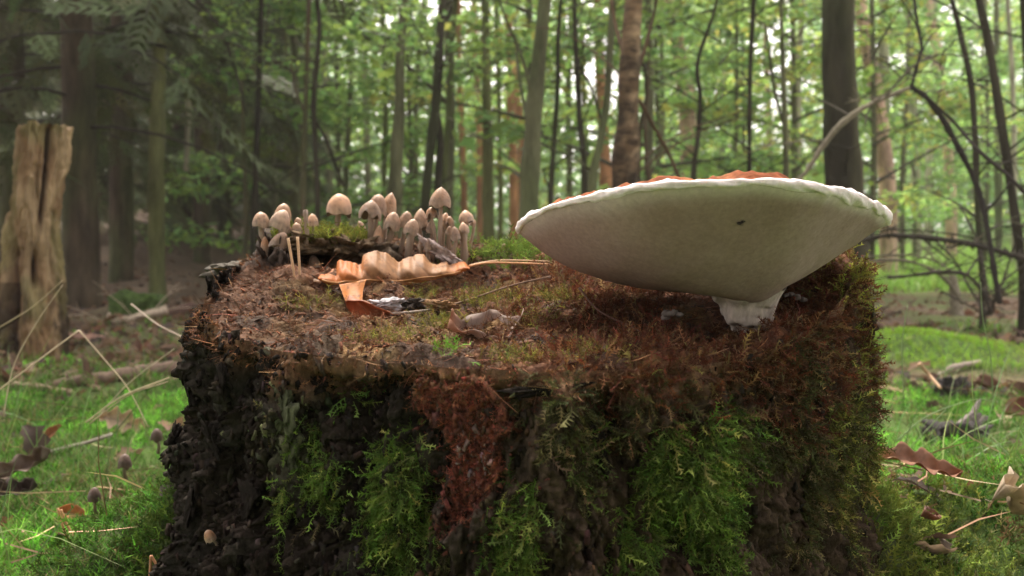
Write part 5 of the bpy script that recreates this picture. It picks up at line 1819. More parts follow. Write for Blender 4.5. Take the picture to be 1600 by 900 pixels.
SPR = [spruce_proto(1, 1.3, 9, 1.7, 70, 13, (0.10, 0.125, 0.05), .12), spruce_proto(2, 1.9, 10, 1.9, 70, 13, (0.095, 0.118, 0.05), .2), spruce_proto(3, .5, 6, 1.6, 60, 13, (0.11, 0.135, 0.055), .0)]
SG_ = 'spruces of the dark stand at the left'
tr('stout dark spruce trunk right behind the broken dead trunk', 'spruce', 6.4, [(118, -10, 46), (122, 120, 48), (124, 260, 52), (126, 400, 56), (127, 470, 60)], crown=SPR[0], group=SG_, height=10, seg=18)
tr('dim spruce trunk between the stout one and the greenish one', 'spruce', 8.6, [(190, -10, 30), (190, 200, 34), (189, 440, 38)], crown=SPR[1], group=SG_, height=11)
tr('slim greenish spruce trunk in front of the brown bank', 'green', 6.6, [(250, -10, 20), (247, 150, 22), (244, 300, 24), (245, 400, 25), (246, 462, 28)], crown=SPR[1], group=SG_, height=10)
tr('shadowy spruce trunk at the left edge behind the dead trunk', 'spruce', 7.6, [(18, -10, 34), (18, 300, 40)], crown=SPR[0], group=SG_, height=11)
tr('half lit spruce trunk far back in the brown shade', 'spruce', 11.5, [(318, -10, 22), (316, 200, 24), (315, 370, 26)], crown=SPR[1], group=SG_, height=12)
tr('faint spruce trunk deep in the shade right of the far brown one', 'spruce', 13.5, [(352, -10, 18), (350, 200, 20), (350, 370, 22)], crown=SPR[2], group=SG_, height=10)
# a dead mossy pole hanging in the shade
tree('short yellow green mossy dead pole in the spruce shade', 'pale', 8.0, [(291, 268, 8), (293, 215, 9), (294, 155, 8)], cap=True, name='mossy_pole', cat='dead branch', group=None)
far_spruce = []
for (x, y, k) in ((-5.6, 9.6, 1), (-7.4, 11.5, 0), (-4.9, 13.2, 2), (-6.2, 15.5, 1), (-9.5, 14.0, 0), (-8.2, 18.0, 2), (-11.5, 18.5, 1), (-4.4, 17.5, 2), (-5.4, 11.2, 2), (-3.9, 14.9, 2), (-10, 22, 0), (-6.7, 21, 2), (-13.5, 22, 1),
                  (-4.6, 5.0, 0), (-5.3, 3.0, 1), (-3.6, 2.0, 0),
                  (-2.3, -2.6, 0), (-.6, -3.4, 2), (1.2, -2.9, 2), (3.2, -3.0, 0), (.3, -5.5, 1), (-4, -4.5, 1), (3.6, -5.8, 1)):  # unseen spruces behind the camera, added to darken the stump front
    z = float(ground_h(x, y))
    spx = 800 + x / y * FPX if y > 0 else -999
    lab_ = ('farthest' if y > 21.5 else 'far back' if y > 16 else 'dark' if y > 12.5 else 'nearer dark') + ' spruce ' + where(spx, [(45, 'the broken dead trunk'), (124, 'the stout spruce trunk'), (190, 'the dim spruce trunk'), (247, 'the slim greenish spruce'),
            (316, 'the half lit spruce'), (405, 'the thin stem at the edge of the shade')])
    r_ = thing('spruce', lab_ if spx > -60 else 'spruce added to the dark stand round the viewer for shade, outside the picture', 'tree', (x, y, z), SG_ if spx > -60 else 'spruces outside the picture')
    lm, cm = SPR[k]
    rz = rng.uniform(0, 6.28)
    a, b = stuff(obj('limbs', lm, r_)), obj('crown', cm, r_)
    a.rotation_euler = b.rotation_euler = (0, 0, rz)
    b['kind'] = 'stuff'
    V, F = tube(np.array([[0, 0, -.1], [0, 0, 1.5], [.03, 0, 5], [0, 0, 10.0]]), [.15, .125, .09, .02], 12, .1, 4)
    obj('trunk', Batch().add(V, F, BARK['spruce']).build('trunk', M['trunk']), r_)

# ------------------------------------------------------------------ young broadleaf trees filling the wood
ug = 'young leafy trees filling the wood'
UL = ['young leafy tree of the bright green wall behind the stems', 'young yellowish green tree among the stems of the wood', 'low bushy young tree in the green background', 'taller young tree with an open crown in the background']
spots = []
for (d, n, lo_, hi_) in ((8.5, 7, 430, 1620), (11.5, 9, 400, 1640), (15, 12, 380, 1660), (20, 13, 330, 1680), (26, 14, 300, 1700)):
    for k in range(n):
        px = lo_ + (hi_ - lo_) * (k + random.uniform(.15, .85)) / n
        spots.append((px, d * random.uniform(.88, 1.14)))
for i, (px, d) in enumerate(spots):
    # the brighter gaps to the sky stay thinner
    if d > 10 and (850 < px < 1010 or 1165 < px < 1275) and random.random() < .9:
        continue
    if d < 13 and 1380 < px < 1620 and random.random() < .6:
        continue
    x = (px - 800) / FPX * d
    k = random.choice([0, 1, 2, 3]) if px > 560 else random.choice([0, 2, 3])
    far_ = 'near' if d < 9.5 else 'mid distance' if d < 13 else 'distant' if d < 17.5 else 'far' if d < 23 else 'very far'
    r_ = thing('young_tree', far_ + ' ' + ('dense green', 'yellowish', 'low bushy', 'open airy')[k] + ' young tree ' + where(px), 'tree', (x, d, float(ground_h(x, d))), ug)
    lm, cm = UNDER[k]
    rz = rng.uniform(0, 6.28)
    s_ = random.uniform(.85, 1.25)
    a, b = stuff(obj('limbs', lm, r_)), obj('crown', cm, r_)
    for q in (a, b):
        q.rotation_euler = (0, 0, rz)
        q.scale = (s_, s_, s_)
    b['kind'] = 'stuff'
    V, F = tube(np.array([[0, 0, -.1], [.03, .02, 1.5], [-.03, .04, 4], [0, 0, 7.0]]) * s_, np.array([.035, .03, .022, .006]) * s_, 8, .1, 4)
    obj('trunk', Batch().add(V, F, BARK['grey']).build('trunk', M['trunk']), r_)


def far_wood():
    n = 170000
    y = rng.uniform(26, 66, n)
    x = rng.uniform(-1.0, 1.0, n) * (y * .72 + 6)
    g = ground_h(x, y)
    zz = rng.random(n) ** 1.1 * 15
    P = np.stack([x, y, g + zz], -1)
    cl = fbm(P * np.array([.16, .16, .22]), 4, 3)
    lf = 1 - sstep(-.30, -.16, x / y)
    keep = cl > -.30 + .42 * sstep(6, 14, zz) - .9 * lf
    q_ = x / y
    gap = (np.exp(-((q_ - .10) / .045) ** 2) + np.exp(-((q_ - .295) / .03) ** 2) + .6 * np.exp(-((q_ + .03) / .02) ** 2) + .5 * np.exp(-((q_ - .5) / .04) ** 2)) * sstep(2.5, 5.5, zz)
    keep &= rng.random(n) > gap * .95
    P = P[keep]
    n = len(P)
    c = np.array([(0.19, 0.32, 0.11), (0.22, 0.35, 0.13), (0.17, 0.29, 0.13), (0.25, 0.37, 0.12)])[rng.integers(0, 4, n)] * np.exp(rng.normal(0, .2, (n, 1)))
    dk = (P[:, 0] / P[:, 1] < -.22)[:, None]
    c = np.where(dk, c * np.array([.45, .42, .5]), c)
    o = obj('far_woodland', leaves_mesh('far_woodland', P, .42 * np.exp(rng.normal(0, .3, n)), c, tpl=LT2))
    stuff(o, 'pale green far woodland closing the view behind the trees', 'woodland')


far_wood()

# ------------------------------------------------------------------ arching and dead branches at the right
BR = 'bare branches arching at the right'


def branch(label, segs, d, kind=None, col=(0.05, 0.042, 0.034), group=BR, name='fallen_branch', knobs=0, cat='branch'):
    """segs: list of polylines (px, py, w, dz); the first is the main limb, others are children"""
    base = at(segs[0][0][0], segs[0][0][1], d + segs[0][0][3])
    root = thing(name, label, cat, base, group)
    for i, sg in enumerate(segs):
        p = np.array([at(x, y, d + dz) for (x, y, w, dz) in sg]) - base
        w = np.array([w * .5 * d / FPX for (x, y, w, dz) in sg])
        m = max(10, 7 * len(p))
        V, F = tube(spline(p, m), np.interp(np.linspace(0, 1, m), np.linspace(0, 1, len(w)), w), 8, .25, 40)
        c = np.asarray(col[i] if isinstance(col, list) else col)
        b = Batch().add(V, F, np.broadcast_to(c, V.shape))
        if knobs and i == 0:
            q = spline(p, 60)
            for j in range(knobs):
                k = rng.integers(2, 58)
                t0 = q[k]
                V, F = tube(np.array([t0, t0 + np.array([rng.uniform(-.012, .012), 0, rng.choice([-1, 1]) * rng.uniform(.012, .03)])]), [.006, .0025], 5)
                b.add(V, F, np.broadcast_to(c, V.shape))
        q = spline(p, 40)
        if d > 3 and len(sg) > 3 and name != 'log':
            tb_ = Batch()
            for j in range(5):
                k = rng.integers(4, 38)
                az, el = rng.uniform(0, 2 * PI), rng.uniform(-.3, 1.1)
                L_ = rng.uniform(.08, .35)
                q1 = limb_path(q[k], az, L_, el, 6, .2)
                V2, F2 = tube(q1, np.linspace(.0034, .001, 6), 5)
                tb_.add(V2, F2, c)
                for _k in range(2):
                    q2 = limb_path(q1[rng.integers(1, 5)], az + rng.uniform(-1.2, 1.2), L_ * .45, rng.uniform(-.2, .8), 4, .1)
                    V2, F2 = tube(q2, np.linspace(.002, .0008, 4), 4)
                    tb_.add(V2, F2, c)
            stuff(obj('twigs', tb_.build('twigs', M['twig']), root))
        obj('limb' if i == 0 else 'side_branch', b.build('limb' if i == 0 else 'side_branch', M['twig']), root)
    return root


branch('long branch arching from behind the bracket over to the right thicket', [
    [(1230, 300, 6, 0), (1262, 265, 7, 0), (1290, 222, 9, 0), (1325, 185, 9, 0), (1370, 158, 8, .05), (1420, 138, 7, .1)],
    [(1365, 160, 4, .05), (1355, 178, 3, .05), (1352, 195, 2, 0)], [(1330, 182, 3, 0), (1300, 165, 3, .05), (1270, 150, 2, .05)],
    [(1385, 150, 4, .05), (1410, 120, 4, .05), (1440, 95, 3, .05), (1480, 85, 3, .1), (1520, 92, 2, .1)]], 3.3, col=[(0.17, 0.15, 0.105), (0.08, 0.07, 0.05), (0.1, 0.09, 0.07), (0.08, 0.07, 0.05)])
branch('dark branch curving down from the end of the arch to the ground', [
    [(1424, 136, 8, .1), (1450, 155, 9, .1), (1478, 195, 10, .1), (1505, 245, 9, .1), (1530, 300, 9, .1), (1545, 370, 9, .05), (1556, 440, 9, 0), (1562, 475, 9, 0)],
    [(1424, 136, 6, .1), (1432, 105, 6, .1), (1440, 75, 6, .1), (1434, 40, 5, .12), (1427, -10, 5, .15)],
    [(1440, 84, 3, .1), (1452, 60, 3, .1), (1470, 42, 2, .1)],
    [(1540, 330, 4, .05), (1560, 310, 3, 0), (1578, 285, 3, 0)]], 3.4, col=(0.028, 0.024, 0.02))
branch('thin dark branch falling diagonally across the right edge', [
    [(1446, 150, 5, .2), (1490, 190, 5, .2), (1530, 236, 6, .1), (1570, 270, 6, .05), (1612, 312, 6, 0)], [(1500, 205, 3, .2), (1540, 222, 2, .2), (1575, 262, 2, .25)]], 3.2, col=(0.036, 0.03, 0.025))
branch('knobbly dead branch lying level above the grass clearing at right', [
    [(1338, 378, 7, .2), (1385, 368, 7, .1), (1440, 371, 8, .1), (1500, 378, 9, 0), (1560, 392, 9, 0), (1612, 408, 9, -.1)], [(1440, 372, 3, .1), (1470, 395, 3, .1), (1500, 420, 2, .1)]], 3.6, col=(0.04, 0.034, 0.026), knobs=34)
branch('pale bowed dead branch low beside the bracket', [
    [(1290, 420, 8, .2), (1340, 414, 7, .1), (1400, 406, 5, .1), (1450, 418, 5, 0), (1480, 440, 6, 0), (1505, 475, 6, 0)], [(1340, 413, 4, .1), (1300, 425, 3, .1), (1270, 440, 3, .1)],
    [(1345, 402, 3, .2), (1400, 398, 3, .2), (1450, 404, 3, .2), (1490, 425, 3, .1)]], 3.7, col=(0.15, 0.135, 0.095))
branch('dark crooked twig standing out over the clearing, bowed to the ground at right', [
    [(1388, 434, 5, .1), (1430, 430, 5, .1), (1470, 425, 6, 0), (1510, 430, 6, 0), (1535, 455, 5, 0), (1548, 488, 5, 0)], [(1510, 430, 4, 0), (1530, 400, 3, .1), (1550, 375, 3, .1)]], 3.5, col=(0.05, 0.042, 0.033))
branch('tangle of thin bare stems rising from the ground at right', [
    [(1545, 492, 6, 0), (1540, 440, 5, 0), (1528, 380, 4, .1), (1500, 320, 3, .2)], [(1546, 490, 5, 0), (1570, 430, 4, 0), (1590, 370, 4, 0), (1612, 330, 3, 0)], [(1543, 492, 5, 0), (1515, 450, 4, .1), (1490, 405, 4, .1), (1455, 370, 3, .2)],
    [(1548, 492, 4, 0), (1560, 450, 4, -.1), (1585, 425, 3, -.1), (1612, 410, 3, -.1)], [(1541, 492, 4, 0), (1500, 470, 3, .1), (1470, 455, 3, .1)]], 3.9, col=(0.055, 0.046, 0.036), name='bare_shrub', cat='shrub', group=None)
br_ = branch('drooping dead spruce bough hanging at the top of the shade', [
    [(300, -10, 5, 0), (340, 40, 4, 0), (368, 110, 4, .1), (385, 180, 3, .1)], [(340, 40, 3, 0), (390, 62, 3, .1), (450, 70, 2, .2)]], 6.5, col=(0.045, 0.04, 0.03), group=None)


# ------------------------------------------------------------------ ground cover
def tuft_tpl(n=5, nb=7):
    """haircap moss shoot: upright stem ringed with narrow leaves"""
    out = []
    for k in range(n):
        r = np.random.default_rng(1200 + k)
        V, F = [np.array([-.02, 0, 0]), np.array([.02, 0, 0]), np.array([0, 0, .8])], [(0, 1, 2)]
        for i in range(nb):
            a = i * 2.4 + r.uniform(-.3, .3)
            z = .25 + .6 * i / nb
            d = np.array([math.cos(a), math.sin(a), r.uniform(.5, 1.1)])
            s = np.array([-math.sin(a), math.cos(a), 0]) * .036
            b = len(V)
            L = r.uniform(.3, .45)
            V += [np.array([0, 0, z]) - s, np.array([0, 0, z]) + s, np.array([0, 0, z]) + d * L]
            F.append((b, b + 1, b + 2))
        V = np.array(V)
        out.append((V, np.array(F), .65 + .55 * np.clip(V[:, 2], 0, 1)))
    return out


TT = tuft_tpl()


def blade_tpl(n=6):
    out = []
    for k in range(n):
        r = np.random.default_rng(1300 + k)
        s = np.linspace(0, 1, 6)
        bend = r.uniform(.15, 1.0)
        x = bend * s ** 2 * .8
        z = s * (1 - .35 * bend * s)
        w = .011 * (1 - s ** 2) + .0015
        V = np.concatenate([np.stack([x, -w, z], -1), np.stack([x, w, z], -1)])
        F = []
        for i in range(5):
            F += [(i, i + 1, i + 7), (i, i + 7, i + 6)]
        out.append((V, np.array(F)))
    return out


BT = blade_tpl()


def wedge(n, r0, r1, a=.66, power=1.0):
    """random ground points in the photographed wedge, denser near"""
    u = rng.random(n)
    r = r0 * (r1 / r0) ** (u ** power)
    t = rng.uniform(-a, a, n)
    x, y = r * np.sin(t), r * np.cos(t)
    keep = np.hypot(x - SX, y - SY) > .33
    return x[keep], y[keep]


def curl_leaf_tpl(n=6):
    out = []
    for k in range(n):
        r = np.random.default_rng(1400 + k)
        nu, nv = 9, 5
        u = np.linspace(0, 1, nu)
        v = np.linspace(-1, 1, nv)
        U, W = np.meshgrid(u, v, indexing='ij')
        w = np.sin(np.clip(U, .03, .97) * PI) ** .6 * (.75 + .25 * np.sin(U * r.uniform(16, 24))) * .3
        cu, tw = r.uniform(.15, .5), r.uniform(-.5, .5)
        X = W * w
        Y = cu * W ** 2 * w * 1.6 + .18 * np.sin(U * 3 + r.uniform(0, 6)) + tw * X
        V = np.stack([X, Y, U], -1).reshape(-1, 3)
        q = grid_faces(nu, nv)
        F = np.concatenate([q[:, [0, 1, 2]], q[:, [0, 2, 3]]])
        out.append((V, F, (1 - .3 * (np.abs(W) < .1)).ravel()))
    return out


CL = curl_leaf_tpl()


def ground_cover():
    x, y = wedge(85000, .62, 5.2)
    _, g = ground_col(x, y)
    P = np.stack([x, y, ground_h(x, y)], -1)
    cl = fbm(P * np.array([6, 6, 0]), 3, 5)
    hump = np.exp(-(((x - 1.42) / .29) ** 2 + ((y - 3.02) / .34) ** 2))
    keep = (rng.random(len(x)) < g ** 1.5 * (.25 + .75 * sstep(-.35, .15, cl))) | (hump > .3)
    # a hidden strip straight behind the stump needs little
    keep &= ~((np.abs(x / y) < .2) & (rng.random(len(x)) < .75))
    P = P[keep]
    hump = hump[keep]
    n = len(P)
    r = np.hypot(P[:, 0], P[:, 1])
    sz = np.where(hump > .3, .022, .021 + .013 * rng.random(n)) * (1 + .25 * np.clip(r - 1, 0, 4)) * .9
    T = np.array([0, 0, 1.0]) + rng.normal(0, .28, (n, 3))
    c = vary((0.070, 0.190, 0.016), n, .42, .10)
    pt = fbm(P * np.array([5, 5, 0]), 3, 65)
    c = c * (1 + .75 * sstep(-.1, .45, pt) - .25 * sstep(.0, -.5, pt))[:, None]
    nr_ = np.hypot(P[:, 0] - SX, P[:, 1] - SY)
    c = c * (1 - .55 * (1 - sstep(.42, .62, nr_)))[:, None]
    sz = sz * np.where(r < 1.1, .7, 1)
    old = rng.random(n) < .16 + .25 * (pt < -.25)
    c[old] = vary((0.12, 0.12, 0.04), int(old.sum()), .3)
    c = np.where((hump > .3)[:, None], vary((0.21, 0.38, 0.035), n, .2), c)
    V, F, C = scatter(TT, P - np.array([0, 0, .003]), basis(T, rng.uniform(0, 6.28, n)), sz, c)
    stuff(obj('ground_moss', mesh_np('ground_moss', V, F, M['moss'], C)), 'bright green haircap moss carpeting the ground round the stump', 'moss')
    # grass
    x, y = wedge(3000, .7, 2.8)
    ok_ = np.hypot(x - SX, y - SY) > .52
    x, y = x[ok_], y[ok_]
    P = np.stack([x, y, ground_h(x, y)], -1)
    cl = fbm(P * np.array([3.5, 3.5, 0]), 3, 15)
    keep = (rng.random(len(x)) < sstep(-.3, .4, cl)) & ~((np.abs(x / y) < .2) & (rng.random(len(x)) < .6)) & (rng.random(len(x)) < 1.1 - .22 * y)
    P = P[keep]
    n = len(P)
    T = np.array([0, 0, 1.0]) + rng.normal(0, .38, (n, 3))
    L = .10 * np.exp(rng.normal(0, .5, n))
    c = vary((0.11, 0.19, 0.045), n, .3, .1)
    V, F, C = scatter(BT, P, basis(T, rng.uniform(0, 6.28, n)), np.stack([L, L * .0 + .075, L], -1), c)
    stuff(obj('grass', mesh_np('grass', V, F, M['grass'], C)), 'thin green grass blades growing through the moss', 'grass')
    # far meadow grass at the right
    n = 16000
    y = rng.uniform(8.3, 20, n)
    x = y * rng.uniform(.18, .75, n)
    P = np.stack([x, y, ground_h(x, y)], -1)
    P = P[fbm(P * np.array([.8, .8, 0]), 3, 25) > -.25]
    n = len(P)
    T = np.array([0, 0, 1.0]) + rng.normal(0, .35, (n, 3))
    V, F, C = scatter(BT, P, basis(T, rng.uniform(0, 6.28, n)), np.stack([np.full(n, .22), np.full(n, .6), .22 * np.exp(rng.normal(0, .3, n))], -1), vary((0.24, 0.40, 0.07), n, .2))
    stuff(obj('meadow_grass', mesh_np('meadow_grass', V, F, M['grass'], C)), 'bright grass of the small clearing behind the bare branches', 'grass')
    # leaf litter, twiglets
    n = 16000
    x, y = wedge(n, .85, 13, .64)
    _, g = ground_col(x, y)
    keep = rng.random(len(x)) < np.where(y < 2.2, .07, 1 - .75 * np.clip(g, 0, 1)) * (np.exp(-(((x - 1.42) / .3) ** 2 + ((y - 2.95) / .4) ** 2)) < .25)
    P = np.stack([x, y, ground_h(x, y) + .006], -1)[keep]
    n = len(P)
    pal = np.array([(0.15, 0.085, 0.05), (0.20, 0.13, 0.08), (0.10, 0.06, 0.042), (0.26, 0.18, 0.12), (0.07, 0.048, 0.036), (0.18, 0.085, 0.05)])
    c = pal[rng.integers(0, 6, n)] * np.exp(rng.normal(0, .2, (n, 1)))
    T = rng.normal(0, 1, (n, 3)) * np.array([1, 1, .28])
    V, F, C = scatter(CL, P, basis(T, rng.normal(0, .5, n)), .050 * np.exp(rng.normal(0, .3, n)) * np.where(P[:, 1] < 2.2, .75, 1), c)
    stuff(obj('leaf_litter', mesh_np('leaf_litter', V, F, M['dead'], C)), 'brown dead leaves littering the forest floor', 'leaf litter')
    # loose straw and needles lying about
    n = 480
    x, y = wedge(n, .8, 3.6, .6)
    P = np.stack([x, y, ground_h(x, y) + .022], -1)
    n = len(P)
    V0 = np.array([[-.008, 0, 0], [.008, 0, 0], [.05, 0, .5], [.034, 0, .5], [0, 0.01, 1.0]])
    F0 = np.array([(0, 1, 2), (0, 2, 3), (3, 2, 4)])
    T = rng.normal(0, 1, (n, 3)) * np.array([1, 1, .3]) + np.array([0, 0, .1])
    L = .075 * np.exp(rng.normal(0, .5, n))
    V, F, C = scatter([(V0, F0)], P, basis(T, rng.uniform(0, 6.28, n)), np.stack([L * 0 + .10, L, L], -1), vary((0.36, 0.25, 0.14), n, .35, .08))
    stuff(obj('loose_straw', mesh_np('loose_straw', V, F, M['dry'], C)), 'loose tan straw and needles lying in the moss', 'straw')
    # mossy skirt on the stump's foot
    n = 20000
    a = rng.uniform(PI * .75, PI * 2.25, n)
    q = rim_r(a) + .01 + np.abs(rng.normal(0, .10, n)) * np.where(np.cos(a) > 0, 1.6, 1)
    m2 = 18000
    a2 = rng.uniform(-PI * .45, PI * 1.45, m2)
    a = np.concatenate([a, a2])
    q = np.concatenate([q, rim_r(a2) - .03 + rng.uniform(0, .09, m2)])
    x, y = SX + q * np.cos(a), SY + q * np.sin(a)
    P = np.stack([x, y, ground_h(x, y)], -1)
    cl = fbm(P * 14, 3, 35)
    keep = (cl > -.8)
    P, cl = P[keep], cl[keep]
    n = len(P)
    T = np.array([0, 0, .8]) + np.stack([np.cos(a[keep]), np.sin(a[keep]), 0 * P[:, 0]], -1) * .5 + rng.normal(0, .5, (n, 3))
    c = np.where((P[:, 0] > 0)[:, None], vary((0.125, 0.165, 0.028), n, .35, .1), vary((0.055, 0.092, 0.015), n, .35, .1))
    brn = (fbm(P * 8, 2, 45) > .35) & (P[:, 0] > .25)
    c[brn] = vary((0.17, 0.095, 0.05), int(brn.sum()), .3)
    V, F, C = scatter(MT, P, basis(T, rng.uniform(0, 6.28, n)), .014 * np.exp(rng.normal(0, .3, n)), c)
    stuff(obj('root_moss', mesh_np('root_moss', V, F, M['moss'], C)), 'feathery moss covering the spreading foot of the stump', 'moss')


ground_cover()


def ground_items():
    # ---- left
    def gl(px, py, dz=0.0):
        p = gpt(px, py)
        return p + np.array([0, 0, dz])
    d = gpt(205, 503)[1]
    branch('pale barkless forked branch lying on the moss near the spruces', [[(150, 509, 9, 0), (185, 502, 11, 0), (222, 494, 12, .05), (262, 484, 15, .1)], [(176, 504, 7, 0), (170, 494, 6, 0), (172, 489, 5, 0)]], d, col=(0.44, 0.36, 0.27), group=None)
    branch('brown log end lying behind the pale forked branch', [[(262, 490, 20, .2), (285, 486, 22, .25), (305, 483, 22, .3)]], d, col=(0.11, 0.065, 0.05), group=None, name='log', cat='log')
    d = gpt(180, 600)[1]
    branch('long grey brown log half sunk across the moss', [[(70, 606, 17, 0), (130, 596, 22, 0), (190, 588, 25, .05), (240, 581, 26, .1), (275, 576, 24, .1)]], d, col=(0.15, 0.105, 0.075), group=None, name='log', cat='log', knobs=8)
    d = gpt(90, 615)[1]
    branch('flat pale stick lying in front of the sunken log', [[(20, 600, 8, 0), (70, 606, 11, 0), (115, 614, 7, 0)]], d, col=(0.33, 0.24, 0.17), group=None, name='stick', cat='stick')
    d = gpt(80, 712)[1]
    branch('straight grey stick pointing at the stump from the left edge', [[(-12, 728, 5, .0), (60, 711, 7, 0), (120, 696, 7, .02), (176, 679, 6, .05)]], d, col=(0.27, 0.235, 0.19), group=None, name='stick', cat='stick')
    # mossy lump
    p = gl(215, 484)
    o = thing('moss_mound', 'rounded dark green moss lump beside the pale branch', 'moss', p, None, block_mesh('moss_mound', (.13, .09, .09), 341, M['ground'], (0.06, 0.10, 0.025), 18, .35))
    # dry bent grass stalks
    G = 'dry grass stalks left of the stump'
    st = (0.56, 0.45, 0.30)
    stalk('dry grass stalk bent to a sharp peak left of the stump', 'grass stalk', [at(-8, 614, 1.25), at(60, 563, 1.27), at(123, 516, 1.30)], .0011, .0009, st, 'grass_stalk', G)
    stalk('falling half of the peaked dry stalk, running down to the right', 'grass stalk', [at(123.5, 516, 1.30), at(160, 558, 1.30), at(200, 607, 1.30), at(232, 668, 1.30)], .0009, .0006, st, 'grass_stalk', G)
    stalk('dry stalk rising to the foot of the broken dead trunk', 'grass stalk', [at(-8, 516, 1.5), at(50, 480, 1.5), at(98, 438, 1.5)], .0011, .0007, (0.45, 0.36, 0.22), 'grass_stalk', G)
    stalk('dry stalk crossing in front of the broken dead trunk', 'grass stalk', [at(5, 650, 1.35), at(22, 570, 1.38), at(60, 500, 1.40), at(98, 445, 1.42)], .0010, .0006, (0.40, 0.33, 0.20), 'grass_stalk', G)
    stalk('upper of two dry stalks pointing at the stump', 'grass stalk', [at(134, 660, 1.3), at(190, 620, 1.3), at(264, 590, 1.28)], .0011, .0010, st, 'grass_stalk', G)
    stalk('lower of two dry stalks pointing at the stump', 'grass stalk', [at(140, 662, 1.3), at(200, 618, 1.3), at(262, 596, 1.27)], .0009, .0008, (0.50, 0.38, 0.26), 'grass_stalk', G)
    stalk('dry stalk slanting up behind the pair at the stump edge', 'grass stalk', [at(150, 655, 1.36), at(200, 600, 1.36), at(272, 545, 1.36)], .0009, .0006, (0.42, 0.36, 0.24), 'grass_stalk', G)
    stalk('dry stalk coming down toward the stump from the pale branch', 'grass stalk', [at(205, 475, 1.6), at(245, 506, 1.55), at(292, 530, 1.5)], .0012, .0010, (0.42, 0.33, 0.25), 'grass_stalk', G)
    # leaves
    LG = 'dead leaves on the ground'
    leaf_grid('torn pale beige leaf standing in the grass left of the stump', 'leaf', gl(193, 690, .035), .085, .05, oaky, lambda u, v: .012 * v * v + .01 * np.sin(u * 5), (0.52, 0.40, 0.27), E(1.1, .25, .1), group=LG, stalk=False)
    leaf_grid('dark brown withered leaf curled at the left edge', 'leaf', gpt(48, 775) + np.array([0, -.01, 0.04]), 90 / FPX * gpt(48, 775)[1], 40 / FPX * gpt(48, 775)[1], oaky, lambda u, v: .02 * np.abs(v) + .012 * np.sin(u * 6), (0.20, 0.145, 0.11), E(.9, -.75, .2), group=LG)
    leaf_grid('grey brown curled leaf under the dark withered one', 'leaf', gpt(28, 806) + np.array([0, -.01, 0.03]), 70 / FPX * gpt(28, 806)[1], 38 / FPX * gpt(28, 806)[1], oaky, lambda u, v: .018 * np.abs(v) + .008 * np.sin(u * 6), (0.10, 0.07, 0.06), E(.7, -.35, .5), group=LG, stalk=False)
    leaf_grid('little orange tipped leaf above the dark withered one', 'leaf', gpt(84, 722) + np.array([0, -.01, 0.045]), 48 / FPX * gpt(84, 722)[1], 20 / FPX * gpt(84, 722)[1], oval, lambda u, v: .006 * np.abs(v), (0.36, 0.16, 0.07), E(.9, -.7, .1), group=LG, stalk=False)
    leaf_grid('orange brown leaf scrap in the grass by the crossed needles', 'leaf', gpt(118, 832) + np.array([0, -.01, 0.025]), 40 / FPX * gpt(118, 832)[1], 26 / FPX * gpt(118, 832)[1], oval, lambda u, v: .006 * np.abs(v), (0.45, 0.19, 0.07), E(.8, .3, .4), group=LG, stalk=False)
    leaf_grid('pinkish flat leaf on the moss below the pale forked branch', 'leaf', gl(135, 540, .02), .16, .10, oaky, lambda u, v: .02 * np.abs(v), (0.40, 0.24, 0.18), E(.2, .1, .3), group=LG, stalk=False)
    # needles at left
    nd = thing('pine_needles', 'crossed orange pine needles standing in the grass at the lower left', 'pine needles', at(112, 858, .97))
    for pts in ([(112, 858), (100, 828), (90, 794)], [(116, 840), (104, 818), (95, 796)]):
        p = np.array([at(x, y, .97) for (x, y) in pts])
        V, F = tube(spline(p - at(112, 858, .97), 12), .0013, 6)
        obj('needle', Batch().add(V, F, (0.52, 0.28, 0.13)).build('needle', M['dry']), nd)
    nd = thing('pine_needles', 'short orange needles leaning on the stump foot at the bottom', 'pine needles', at(234, 898, .72))
    for pts in ([(234, 903), (235, 885), (236, 868)], [(250, 893), (243, 880), (236, 868)]):
        p = np.array([at(x, y, .72) for (x, y) in pts])
        V, F = tube(spline(p - at(234, 898, .72), 12), .0011, 6)
        obj('needle', Batch().add(V, F, (0.48, 0.24, 0.12)).build('needle', M['dry']), nd)
    stalk('thin brown straw in the grass at the lower left', 'straw', [at(35, 830, 1.02), at(62, 850, 1.0), at(92, 872, .97)], .0012, .0007, (0.32, 0.20, 0.12), 'straw')
    # ---- right
    rump = lambda lab, nm, ct, p, s, m, c, sd: thing(nm, lab, ct, p, None, block_mesh(nm, s, sd, m, c, 20, .6))
    rump('upright charred wood chunk with flat grey top on the moss at right', 'charred_chunk', 'charred wood', gl(1486, 628, .022), (.030, .022, .030), M['char'], (1, 1, 1), 351)
    rump('big black charred chunk beside the grey chip in the moss', 'charred_chunk', 'charred wood', gl(1497, 696, .012), (.042, .03, .024), M['char'], (1, 1, 1), 352)
    rump('small dark grey chunk left of the big charred one', 'charred_chunk', 'charred wood', gl(1462, 692, .010), (.016, .014, .015), M['char'], (1, 1, 1), 353)
    p = gl(1514, 690, .03)
    o = rump('grey wood chip sticking up slanting from the black chunk', 'wood_chip', 'wood chip', p, (.014, .006, .034), M['rotwood'], (0.25, 0.21, 0.20), 354)
    o.rotation_euler = (0, .75, 0)
    rump('dark pointed bark chip right of the upright charred chunk', 'bark_chip', 'bark chip', gl(1530, 622, .01), (.035, .02, .012), M['char'], (1, 1, 1), 355)
